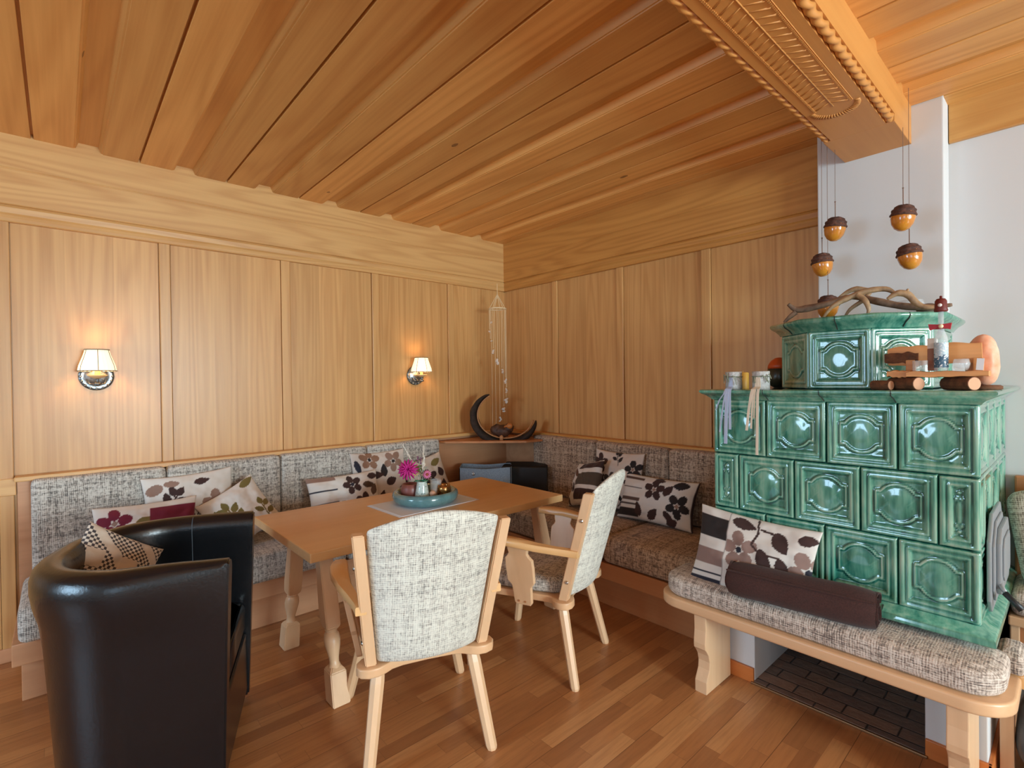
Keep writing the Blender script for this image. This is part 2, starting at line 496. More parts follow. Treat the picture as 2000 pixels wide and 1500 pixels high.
# herringbone carving with pearl borders and a fan end
g = G(); cx = -.706
for k in range(62):
    y = .55 + k * .045
    if y > 2.50: break
    for s, dx in ((-1, .062), (1, .058)):
        a = Vector((cx + s * .004, y, BZ)); b = Vector((cx + s * dx, y + .03, BZ))
        g.tube([a, b], [.0022, .0040], 5, flat=.9)
g.tube([(cx, .5, BZ), (cx, 2.53, BZ)], .003, 6)
g.make('herringbone_carving', BEAM, beam, True)
g = G()
for bx_ in (-.775, -.640):
    g.tube([(bx_ + (.006 if bx_ > cx else -.006), .5, BZ), (bx_ + (.006 if bx_ > cx else -.006), 2.53, BZ)], .002, 5)
    for k in range(190):
        y = .55 + k * .0105
        if y > 2.53: break
        g.box(bx_ - .0028, bx_ + .0028, y, y + .006, BZ - .004, BZ + .001)
g.make('pearl_border', BEAM, beam)
g = G()
for k in range(25):
    a = PI * (k + .5) / 25
    c = Vector((cx + .096 * math.cos(a), 2.54 + .10 * math.sin(a), BZ)); c2 = Vector((cx + .075 * math.cos(a), 2.535 + .078 * math.sin(a), BZ))
    g.tube([c2, c], [.003, .007], 6, flat=.9)
g.make('fan_carving', BEAM, beam, True)

# skirting under the left panelling and along the stove base wall
g = G(); g.box(XL, XL + .018, SY, -.2, 0, .075, b=.003)
struct(g.make('baseboard_left', BASEWY))
# dado rail board left of the bench
g = G(); g.box(XL, XL + .022, SY, -.185, .905, .998, .4, b=.004)
struct(g.make('trim_7', BOARDY))

# ================================================================= corner bench
bench = tag(empty('corner_bench', (0, 0, 0)), 'built-in wooden corner bench running along both panelled walls', 'bench')
g = G()
g.box(XL + .012, -3.354, -.155, 3.35, 0.0, .20, .2, .004)
g.make('base', BASEWY, bench)
g = G()
g.box(XL + .012, -3.292, -.185, 3.35, .195, .30, .5, .005)
g.make('seat_board', BASEWY, bench)
g = G(); g.box(-3.35, -1.22, 2.69, 3.35, 0, .20, .3, .004); g.make('base', BASEW, bench)
g = G(); g.box(-3.285, -1.22, 2.63, 3.35, .195, .30, .7, .005); g.make('seat_board', BASEW, bench)
g = G(); g.box(XL + .015, XL + .04, -.18, 3.36, .30, .99, .3); g.make('backrest_panel', BASEWY, bench)
g = G(); g.box(XL + .02, -1.24, YR - .04, YR - .015, .30, .99, .3); g.make('backrest_panel', BASEW, bench)
g = G(); g.box(XL + .015, XL + .095, -.19, 3.30, .985, 1.012, .6, .005); g.make('top_rail', BOARDY, bench)
g = G(); g.box(-3.80, -1.275, YR - .095, YR - .015, .985, 1.012, .6, .005); g.make('top_rail', BOARDX, bench)
# closed corner front board below the shelf
g = G(); g.prism([(-3.84, 2.50), (-3.80, 2.50), (-3.80, 3.31), (-3.31, 3.31), (-3.31, 3.35), (-3.84, 3.35)], .30, .95, .003); g.make('corner_lining', BASEWY, bench)

shelf = G(); shelf.prism([(-3.855, 3.355), (-3.855, 2.50), (-3.74, 2.545), (-3.235, 3.055), (-3.20, 3.355)][::-1], .945, .963, .004)
tag(shelf.make('corner_shelf', BASEW), 'narrow wooden corner shelf under the hanging shell mobile', 'shelf')

def cushion(name, cx, cy, cz, sx, sy, sz, r, mat, label, cat, group=None, dome=.02, rot=None, n=(22, 16, 8), seed=0):
    vs, fs = rbox(sx, sy, sz, r, dome, n, seed=seed)
    M = rot.to_4x4() if rot else Matrix.Identity(4)
    o = mesh(name, [M @ v for v in vs], fs, mat, None, True, (cx, cy, cz))
    if label: tag(o, label, cat, group)
    return o
seat_l = [(-.165, .62, 'near end of the left wall, beneath the red patterned pillow'), (.62, 1.42, 'left wall bench, beside the near end of the table'), (1.42, 2.62, 'left wall bench, behind the dining table')]
for i, (a, b, t) in enumerate(seat_l):
    cushion('seat_cushion', (-3.28 - 3.80) / 2 + .01, (a + b) / 2, .385, .56, b - a - .004, .165, .035, TWEED, 'grey tweed seat cushion, ' + t, 'cushion', seed=i)
seat_r = [(-3.30, -2.085, 'seat cushion of the right wall bench, behind the side-on armchair'), (-2.08, -1.24, 'seat cushion at the stove end of the right wall bench')]
cushion('seat_cushion', -3.52, 2.99, .385, .56, .73, .165, .035, TWEED, 'grey tweed seat cushion in the corner of the bench under the grey box', 'cushion', seed=5)
for i, (a, b, t) in enumerate(seat_r):
    cushion('seat_cushion', (a + b) / 2, (2.625 + 3.30) / 2, .385, b - a - .004, .675, .165, .035, TWEEDW, 'brown tweed ' + t, 'cushion', seed=9 + i)
back_l = [(-.125, .482, 'nearest the left edge'), (.486, 1.152, 'second from the near end, behind the olive leaf pillow'), (1.156, 1.80, 'third from the near end, left of the square flower pillow'), (1.804, 2.486, 'next to the corner, behind the square flower pillow')]
for i, (a, b, t) in enumerate(back_l):
    cushion('backrest_cushion', -3.795, (a + b) / 2, .735, .12, b - a, .52, .028, TWEED, 'grey tweed left-wall backrest, ' + t, 'cushion', dome=.0, n=(8, 20, 18), seed=20 + i)
back_r = [(-3.346, -2.626, 'next to the corner'), (-2.618, -1.965, 'middle one, behind the small flower pillow'), (-1.957, -1.275, 'next to the green stove')]
for i, (a, b, t) in enumerate(back_r):
    cushion('backrest_cushion', (a + b) / 2, 3.295, .735, b - a, .12, .52, .028, TWEEDW, 'brown tweed right-wall backrest, ' + t, 'cushion', dome=.0, n=(20, 8, 18), seed=30 + i)

# ================================================================= stove
def mk_glaze():
    N = NT('green_glaze')
    o = N.obj()
    oi = N.n('ShaderNodeObjectInfo').outputs['Random']
    v = N.vmath('ADD', o, N.comb(N.math('MULTIPLY', oi, 9), N.math('MULTIPLY', oi, 5), 0))
    st = N.noise(N.vmath('MULTIPLY', v, (1, 1, .16)), 34, 3, .6)
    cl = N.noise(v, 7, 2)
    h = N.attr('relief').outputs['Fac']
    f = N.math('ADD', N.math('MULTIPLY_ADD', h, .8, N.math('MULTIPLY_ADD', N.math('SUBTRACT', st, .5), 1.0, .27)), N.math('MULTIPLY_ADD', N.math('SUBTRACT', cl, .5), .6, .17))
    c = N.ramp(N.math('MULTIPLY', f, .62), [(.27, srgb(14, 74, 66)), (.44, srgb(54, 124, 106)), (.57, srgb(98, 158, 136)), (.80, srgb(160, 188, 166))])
    br = N.noise(N.vmath('MULTIPLY', v, (1, 1, .3)), 18, 3, .7)
    bm_ = N.math('MULTIPLY', N.math('MULTIPLY_ADD', N.math('SUBTRACT', br, .60), 6, 0, clamp=True), .16)
    c = N.mix(bm_, c, srgb(112, 104, 86))
    N.bump(st, .05, .002)
    return N.set(Base_Color=c, Roughness=.14, Coat_Weight=.7, Coat_Roughness=.05, Specular_IOR_Level=.55)
GLAZE = mk_glaze()
GROUT = plain('dark_joint', srgb(40, 46, 40), .9)
TCACHE = {}
def tile(parent, wd, ht, M, name='relief_tile'):
    """square stove tile as relief: stepped frame and lobed medallion. Local x across, z up, face towards -y."""
    n = 44; nx = max(20, int(n * min(1, wd / ht * 1.1))); vs = []; rel = []
    m = min(wd, ht)
    def H(x, z):
        dx = wd / 2 - abs(x); dz = ht / 2 - abs(z); d = min(dx, dz)
        h = 0
        def ss(a, b, t): t = max(0, min(1, (t - a) / (b - a))); return t * t * (3 - 2 * t)
        h += .006 * ss(0, .006, d)                       # outer arris
        h -= .004 * ss(.016, .019, d)
        h += .003 * ss(.023, .027, d)
        h -= .009 * ss(.030, .046, d)                    # hollow down to the field
        # medallion: circle joined with a box
        sx = min(1, (wd - .09) / (ht - .09)) if wd < ht else 1
        X, Z = x / sx, z
        R = ht * .285
        dc = math.hypot(X, Z) - R
        bxd = max(abs(X) - R * 1.07, abs(Z) - R * .58)
        sd = min(dc, bxd)
        if d > .03:
            h += .0055 * math.exp(-((sd) / .0045) ** 2)
            if sd < 0: h += .0045 * ss(0, .05, -sd)
            h -= .002 * math.exp(-((sd - .009) / .004) ** 2)
        return h
    key = (round(wd, 4), round(ht, 4))
    if key not in TCACHE:
        L_ = []
        for j in range(n + 1):
            for i in range(nx + 1):
                x = (i / nx - .5) * wd; z = (j / n - .5) * ht; q = .006
                h = H(x, z); av = (H(x + q, z) + H(x - q, z) + H(x, z + q) + H(x, z - q)) / 4
                L_.append((h, max(0, min(1, .5 + (h - av) / .0045))))
        TCACHE[key] = L_
    c_i = 0
    for j in range(n + 1):
        for i in range(nx + 1):
            x = (i / nx - .5) * wd; z = (j / n - .5) * ht
            h, rl = TCACHE[key][c_i]; c_i += 1
            vs.append(M @ Vector((x, -h, z))); rel.append(rl)
    fs = [(j * (nx + 1) + i, j * (nx + 1) + i + 1, (j + 1) * (nx + 1) + i + 1, (j + 1) * (nx + 1) + i) for j in range(n) for i in range(nx)]
    # skirt so the tile has thickness
    k = len(vs); ring = [i for i in range(nx + 1)] + [j * (nx + 1) + nx for j in range(1, n + 1)] + [n * (nx + 1) + i for i in range(nx - 1, -1, -1)] + [j * (nx + 1) for j in range(n - 1, 0, -1)]
    Mi = M.to_3x3()
    for r in ring: vs.append(vs[r] + Mi @ Vector((0, .02, 0))); rel.append(0)
    L = len(ring)
    for a in range(L):
        b = (a + 1) % L; fs.append((ring[b], ring[a], k + a, k + b))
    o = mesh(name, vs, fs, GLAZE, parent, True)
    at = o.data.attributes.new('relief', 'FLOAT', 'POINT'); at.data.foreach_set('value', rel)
    return o
SX0, SX1, SYF, SYB = -1.222, -.232, 2.45, 3.395
SZ0, SZ1 = .592, 1.392
stove = tag(empty('tiled_stove', ((SX0 + SX1) / 2, 2.9, 0)), 'large green glazed tiled stove with an eight-sided upper tier', 'stove')
sp = stove.location.copy()
def ST(g, name, mat, smooth=False):
    g.v = [v - sp for v in g.v]
    return g.make(name, mat, stove, smooth)
def TM(x, y, z, ang):
    return Matrix.Translation(Vector((x, y, z)) - sp) @ Matrix.Rotation(ang, 4, 'Z')
g = G(); g.box(SX0 + .018, SX1 - .018, SYF + .018, SYB, SZ0, SZ1); ST(g, 'core', GROUT)
th = (SZ1 - SZ0) / 3
rows = [[-1.222, -.970, -.7215, -.4725, -.232], [-1.222, -1.0985, -.850, -.5985, -.350, -.232], [-1.222, -.975, -.730, -.474, -.232]]
for r, xs in enumerate(rows):
    z = SZ1 - th * (r + .5)
    for a, b in zip(xs, xs[1:]): tile(stove, b - a - .003, th - .003, TM((a + b) / 2, SYF + .006, z, 0))
    ys = [SYF, SYF + .24, SYF + .48, SYF + .72, SYB] if r != 1 else [SYF, SYF + .12, SYF + .36, SYF + .60, SYF + .84, SYB]
    for a, b in zip(ys, ys[1:]):
        if b - a < .03: continue
        tile(stove, b - a - .003, th - .003, TM(SX1 - .006, (a + b) / 2, z, PI / 2))
    for a, b in zip(ys, ys[1:]):
        if a > 2.7 or r == 2: continue
        tile(stove, b - a - .003, th - .003, TM(SX0 + .006, (a + b) / 2, z, -PI / 2))

def ledge(outline, prof, name, breaks=()):
    """sweep profile (offset outward, z) around an open outline; returns part"""
    pts = [Vector((p[0], p[1])) for p in outline]; n = len(pts)
    offs = []
    for i in range(n):
        d1 = (pts[i] - pts[i - 1]).normalized() if i else (pts[1] - pts[0]).normalized()
        d2 = (pts[i + 1] - pts[i]).normalized() if i < n - 1 else d1
        n1 = Vector((d1.y, -d1.x)); n2 = Vector((d2.y, -d2.x))
        b = (n1 + n2).normalized(); b = b / max(.3, b.dot(n1)); offs.append(b)
    vs = []; fs = []; m = len(prof); rel = []
    for p, o_ in zip(pts, offs):
        for d, z in prof: vs.append(Vector((p.x + o_.x * d, p.y + o_.y * d, z)) - sp); rel.append(.55)
    for i in range(n - 1):
        for k in range(m - 1): fs.append((i * m + k, (i + 1) * m + k, (i + 1) * m + k + 1, i * m + k + 1))
    o = mesh(name, vs, fs, GLAZE, stove)
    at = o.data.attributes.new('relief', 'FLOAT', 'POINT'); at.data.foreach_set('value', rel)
    return autosmooth(o, 50)
CP = [(-.02, -.002), (.004, -.002), (.010, .006), (.024, .018), (.042, .028), (.050, .036), (.050, .043), (.044, .048), (-.06, .048)]
ledge([(SX0, SYB), (SX0, SYF), (SX1, SYF), (SX1, SYB)], [(d, SZ1 + z) for d, z in CP], 'cornice')
g = G(); g.box(SX0 - .0, SX1, SYF, SYB, SZ1 + .02, SZ1 + .0475); o = ST(g, 'top_slab', GLAZE)
# joints across the cornice
def joint(pts):
    g = G(); g.tube(pts, .0022, 5); ST(g, 'cornice_joint', GROUT)
for xj in (-.955, -.725, -.475):
    joint([(xj, SYF - .006, SZ1), (xj - .004, SYF - .024, SZ1 + .016), (xj - .010, SYF - .043, SZ1 + .028), (xj - .008, SYF - .051, SZ1 + .038), (xj - .010, SYF - .046, SZ1 + .047)])
# sloping foot ledge
FP = [(-.02, .002), (.004, .0), (.012, -.012), (.034, -.026), (.040, -.034), (.042, -.055), (.036, -.062), (-.04, -.062)]
ledge([(SX0, SYB), (SX0, SYF), (SX1, SYF), (SX1, SYB)], [(d, SZ0 + z * .85) for d, z in FP], 'foot_ledge')
g = G()
for xj in (-.52,):
    g.tube([(xj, SYF - .010, SZ0 - .008), (xj, SYF - .034, SZ0 - .024), (xj, SYF - .043, SZ0 - .05)], .002, 5)
ST(g, 'ledge_joint', GROUT)
# white plinth with the log niche
g = G(); PB = 2.522
g.box(-1.20, -1.06, PB, SYB, 0, .535, b=.004); g.box(-.405, -.223, PB, SYB, 0, .535, b=.004)
g.box(-1.20, -.223, PB, SYB, .26, .535); g.box(-1.20, -.223, 3.28, SYB, 0, .535)
ST(g, 'plinth', PLASTER)
# upper octagonal tier
oc = [(-1.012, 3.25), (-1.012, 2.76), (-.832, 2.58), (-.586, 2.58), (-.406, 2.76), (-.406, 3.25)]
UZ0, UZ1 = 1.440, 1.705
g = G(); cxm = -.709
g.prism([(p[0] + (.02 if p[0] < cxm else -.02), p[1] + .02) for p in oc], UZ0, UZ1 + .02); ST(g, 'core', GROUT)
for i in range(len(oc) - 1):
    a = Vector(oc[i]); b = Vector(oc[i + 1]); L = (b - a).length; m_ = (a + b) / 2; ang = math.atan2(b.y - a.y, b.x - a.x)
    parts = 1 if L < .3 else 2
    for q in range(parts):
        c = a + (b - a) * (q + .5) / parts
        nrm = Vector((math.sin(ang), -math.cos(ang)))
        c = c - nrm * .006
        tile(stove, L / parts - .003, UZ1 - UZ0 - .003, TM(c.x, c.y, (UZ0 + UZ1) / 2, ang))
ledge(oc, [(d * .95, UZ1 + z * 1.2) for d, z in CP], 'upper_cornice')
g = G(); g.prism(oc, UZ1 + .03, UZ1 + .0572); ST(g, 'upper_top_slab', GLAZE)
for i in (1, 2, 3):
    a = Vector(oc[i]); b = Vector(oc[i + 1]); m_ = (a + b) / 2; d = (b - a).normalized(); nr = Vector((d.y, -d.x))
    pts = []
    for dd, z in ((.006, 0), (.022, .018), (.042, .032), (.0485, .045), (.044, .056)):
        q = m_ + nr * dd; pts.append((q.x, q.y, UZ1 + z))
    joint(pts)
# cast iron stoking door on the right side
dx = SX1 + .004
def oct_yz(y0, y1, z0, z1, c):
    return [(y0, z0 + c * .6), (y0 + c * .6, z0), (y1 - c * .6, z0), (y1, z0 + c * .6), (y1, z1 - c), (y1 - c, z1), (y0 + c, z1), (y0, z1 - c)]
MX = lambda x: Matrix(((0, 0, 1, x), (1, 0, 0, 0), (0, 1, 0, 0), (0, 0, 0, 1)))
g = G(); g.prism(oct_yz(2.56, 3.02, .60, .965, .09), 0, .012, .004, M=MX(dx)); g.prism(oct_yz(2.60, 2.98, .635, .93, .08), .012, .020, .004, M=MX(dx))
dframe = ST(g, 'door_frame', GREYMETAL)
g = G(); g.prism(oct_yz(2.64, 2.98, .655, .905, .05), .02, .034, .005, M=MX(dx)); g.prism(oct_yz(2.69, 2.93, .70, .86, .03), .034, .040, .003, M=MX(dx))
door_ = ST(g, 'stoking_door', GREYMETAL)
g = G(); g.tube([(dx + .02, 2.72, .735), (dx + .026, 2.68, .715), (dx + .034, 2.64, .695), (dx + .047, 2.62, .680)], [.010, .010, .009, .008], 8)
h_ = g; h_.v = [v - sp for v in h_.v]; hd = h_.make('latch', GREYMETAL, door_, True)
g = G(); g.tube([(dx + .045, 2.62, .681), (dx + .068, 2.608, .660), (dx + .092, 2.60, .638)], [.011, .010, .013], 8)
g.v = [v - sp for v in g.v]; g.make('grip', GRIP, door_, True)

g = G(); g.box(-1.205, -1.062, PB - .014, PB, 0, .072, b=.003); g.box(-.403, -.210, PB - .014, PB, 0, .072, b=.003); g.box(-.223, -.209, PB - .014, 3.38, 0, .072, b=.003)
struct(g.make('baseboard_stove', SKIRT))

# niche floor of dark stone slabs, its edging strip
def mk_slab():
    N = NT('dark_stone_slabs'); o = N.obj()
    br = N.n('ShaderNodeTexBrick'); N.put(br.inputs['Vector'], N.vmath('MULTIPLY', o, (1, 1, 1)))
    br.inputs['Scale'].default_value = 1; br.inputs['Brick Width'].default_value = .20; br.inputs['Row Height'].default_value = .085
    br.inputs['Mortar Size'].default_value = .006; br.inputs['Mortar Smooth'].default_value = 1.0
    br.inputs['Color1'].default_value = srgb(166, 130, 106); br.inputs['Color2'].default_value = srgb(118, 98, 88); br.inputs['Mortar'].default_value = srgb(40, 34, 32)
    n = N.noise(o, 26, 4); c = N.mix(N.math('MULTIPLY', n, .35), br.outputs[0], srgb(74, 62, 58))
    N.bump(N.math('SUBTRACT', n, N.math('MULTIPLY', br.outputs[1], 1.2)), .5, .01)
    return N.set(Base_Color=c, Roughness=.42)
g = G(); g.box(-1.06, -.405, PB - .01, 3.28, 0, .012); struct(g.make('floor_niche', mk_slab()))
g = G(); g.box(-1.072, -.395, PB - .024, PB - .012, 0, .010, b=.002); struct(g.make('trim_8', plain('brass_strip', srgb(150, 112, 76), .35, .7)))
FIRE = mottled('firewood', srgb(120, 84, 60), srgb(74, 50, 38), 14, .8)
for k, (x, y, z, a, r) in enumerate(((-.97, 3.10, .075, .1, .062), (-.94, 3.13, .185, -.05, .05), (-.72, 3.16, .06, .25, .05))):
    g = G(); M = Matrix.Translation((x, y, z)) @ Matrix.Rotation(a, 4, 'Z') @ Matrix.Rotation(PI / 2, 4, 'X')
    g.lathe([(r * .96, -.14), (r, -.135), (r * 1.03, 0), (r, .135), (r * .96, .14)], 11, M)
    tag(g.make('firewood_log', FIRE, smooth=False), ['short firewood log lying low in the left of the stove niche', 'firewood log stacked on another at the left of the stove niche', 'thin firewood log lying alone at the back of the stove niche'][k], 'log', 'logs in the stove niche')

# ================================================================= stove bench (board with rounded ends on two carved end legs)
sb = tag(empty('stove_bench', (-.78, 2.38, 0)), 'light beech bench with rounded ends standing in front of the green stove', 'bench')
def rr(x0, x1, y0, y1, rl, rrr, n=8, rb=.02):
    pts = []
    for cx_, cy_, r, a0 in ((x1 - rrr, y0 + rrr, rrr, -PI / 2), (x1 - rb, y1 - rb, rb, 0), (x0 + rb, y1 - rb, rb, PI / 2), (x0 + rl, y0 + rl, rl, PI)):
        for k in range(n + 1):
            a = a0 + (PI / 2) * k / n; pts.append((cx_ + r * math.cos(a), cy_ + r * math.sin(a)))
    return pts
def loc(g, o, name, mat, smooth=False):
    g.v = [v - Vector(o.location) for v in g.v]; r = g.make(name, mat, o, smooth); return r
g = G(); g.prism(rr(-1.435, -.135, 2.232, 2.535, .12, .13), .372, .42, .010, seg=3); autosmooth(loc(g, sb, 'seat_board', BEECHX))
def carved(yf, yb, z1):
    """side outline (y,z) of an end leg, front edge scrolled"""
    f = [(0, 0), (-.008, .0), (-.008, .055), (.004, .075), (.022, .105), (.026, .14), (.016, .175), (-.002, .20), (-.016, .215), (-.018, .24), (-.010, .30), (-.012, z1)]
    pts = [(yf + d, z) for d, z in f] + [(yb, z1), (yb, 0)]
    return pts
for x in (-1.20, -.275):
    g = G(); g.prism(carved(2.262 if x < -1 else 2.262, 2.50, .374), -.030, .030, .004, M=Matrix(((0, 0, 1, x), (1, 0, 0, 0), (0, 1, 0, 0), (0, 0, 0, 1))))
    loc(g, sb, 'leg', BEECHZ)
g = G(); g.box(-1.17, -.305, 2.40, 2.425, .30, .37); loc(g, sb, 'stretcher', BEECHX)
# seat pad following the board
def pad(outline, z0, z1, r, name, mat):
    g = G(); n = len(outline); c = Vector((sum(p[0] for p in outline) / n, sum(p[1] for p in outline) / n))
    pts = [Vector((p[0], p[1])) for p in outline]
    nor = []
    for i in range(n):
        d = (pts[(i + 1) % n] - pts[i - 1]).normalized(); nor.append(Vector((-d.y, d.x)))
    vs = []; fs = []; rings = []
    K = 6
    def ring(ins, z): rings.append([(pts[i] + nor[i] * ins, z) for i in range(n)])
    for k in range(K + 1):
        a = -PI / 2 + PI / 2 * k / K; ring(r - r * math.cos(a), z0 + r + r * math.sin(a))
    for k in range(K + 1):
        a = PI / 2 * k / K; ring(r - r * math.cos(a), z1 - r + r * math.sin(a))
    for ins, dz in ((r * 1.15, .003), (r * 1.35, .005), (r * 1.55, .006)): ring(ins, z1 + dz)
    for rg in rings:
        for p, z in rg: vs.append((p.x, p.y, z))
    for i in range(len(rings) - 1):
        for k in range(n):
            k2 = (k + 1) % n; fs.append((i * n + k, i * n + k2, (i + 1) * n + k2, (i + 1) * n + k))
    fs.append(tuple(range(n))[::-1]); fs.append(tuple((len(rings) - 1) * n + k for k in range(n)))
    g.add(vs, fs); return g.make(name, mat, None, True)
TWEEDB = tweed('mixed_tweed', srgb(214, 202, 190), srgb(168, 152, 138), srgb(98, 88, 84), 1.0, .75)
o = pad(rr(-1.415, -.160, 2.250, 2.520, .115, .115, 10, .045), .421, .512, .028, 'seat_cushion', TWEEDB)
tag(o, 'long tweed seat pad with rounded ends on the stove bench', 'cushion')
sb2 = tag(empty('side_bench', (-.17, 2.75, 0)), 'narrow beech bench end along the right flank of the stove', 'bench')
g = G(); g.prism(rr(-.205, -.118, 2.541, 2.70, .01, .02, 4, .01), .372, .42, .006); loc(g, sb2, 'seat_board', BEECHY)
g = G(); g.box(-.20, -.16, 2.62, 2.65, 0, .374, b=.004); loc(g, sb2, 'leg', BEECHZ)
o = pad(rr(-.203, -.127, 2.525, 2.69, .022, .022, 6, .022), .421, .490, .013, 'seat_cushion', TWEEDB)
tag(o, 'tweed pad corner at the right end of the stove, on the narrow side bench', 'cushion')
# ================================================================= dining table
tb = tag(empty('dining_table', (-2.78, 1.68, 0)), 'long light beech dining table with slanted baluster legs', 'table')
g = G(); g.box(-3.225, -2.332, .838, 2.535, .674, .72, b=.006); loc(g, tb, 'tabletop', BEECHY)
g = G(); g.box(-3.10, -2.455, .91, .985, .642, .674, b=.004); loc(g, tb, 'bearer', BEECHX)
g = G(); g.box(-3.10, -2.455, 2.39, 2.465, .642, .674, b=.004); loc(g, tb, 'bearer', BEECHX)
g = G(); g.box(-3.03, -2.53, .985, 2.39, .615, .674, b=.004); loc(g, tb, 'apron', BEECHY)
def table_leg(xt, xb, y):
    g = G()
    def slab(rows):
        vs = []; fs = []
        for z, hw, hd in rows:
            cx_ = xb + (xt - xb) * z / .66
            for sx, sy in ((-1, -1), (1, -1), (1, 1), (-1, 1)): vs.append((cx_ + sx * hw, y + sy * hd, z))
        for i in range(len(rows) - 1):
            for k in range(4): fs.append((i * 4 + k, i * 4 + (k + 1) % 4, (i + 1) * 4 + (k + 1) % 4, (i + 1) * 4 + k))
        fs.append((3, 2, 1, 0)); m = (len(rows) - 1) * 4; fs.append((m, m + 1, m + 2, m + 3))
        bm = bmesh.new(); bv = [bm.verts.new(v) for v in vs]
        for f in fs: bm.faces.new([bv[i] for i in f])
        bmesh.ops.recalc_face_normals(bm, faces=bm.faces[:])
        es = [e for e in bm.edges if e.calc_face_angle(0) > .5]
        bmesh.ops.bevel(bm, geom=es, offset=.004, segments=2, affect='EDGES')
        g.bm(bm)
    slab([(0, .046, .042), (.10, .044, .040), (.142, .042, .038), (.16, .022, .022)])
    slab([(.318, .024, .024), (.335, .040, .034), (.40, .043, .036), (.655, .031, .032)])
    k = (xt - xb) / .66
    M = Matrix(((1, 0, k, xb), (0, 1, 0, y), (0, 0, 1, 0), (0, 0, 0, 1)))
    g.lathe([(.030, .150), (.026, .162), (.022, .172), (.023, .190), (.028, .215), (.035, .245), (.038, .272), (.034, .296), (.026, .308), (.029, .316), (.026, .325)], 20, M)
    return g
for y in (.955, 2.42):
    for xt, xb in ((-2.475, -2.322), (-2.86, -3.005)):
        autosmooth(loc(table_leg(xt, xb, y), tb, 'leg', BEECHZ), 35)

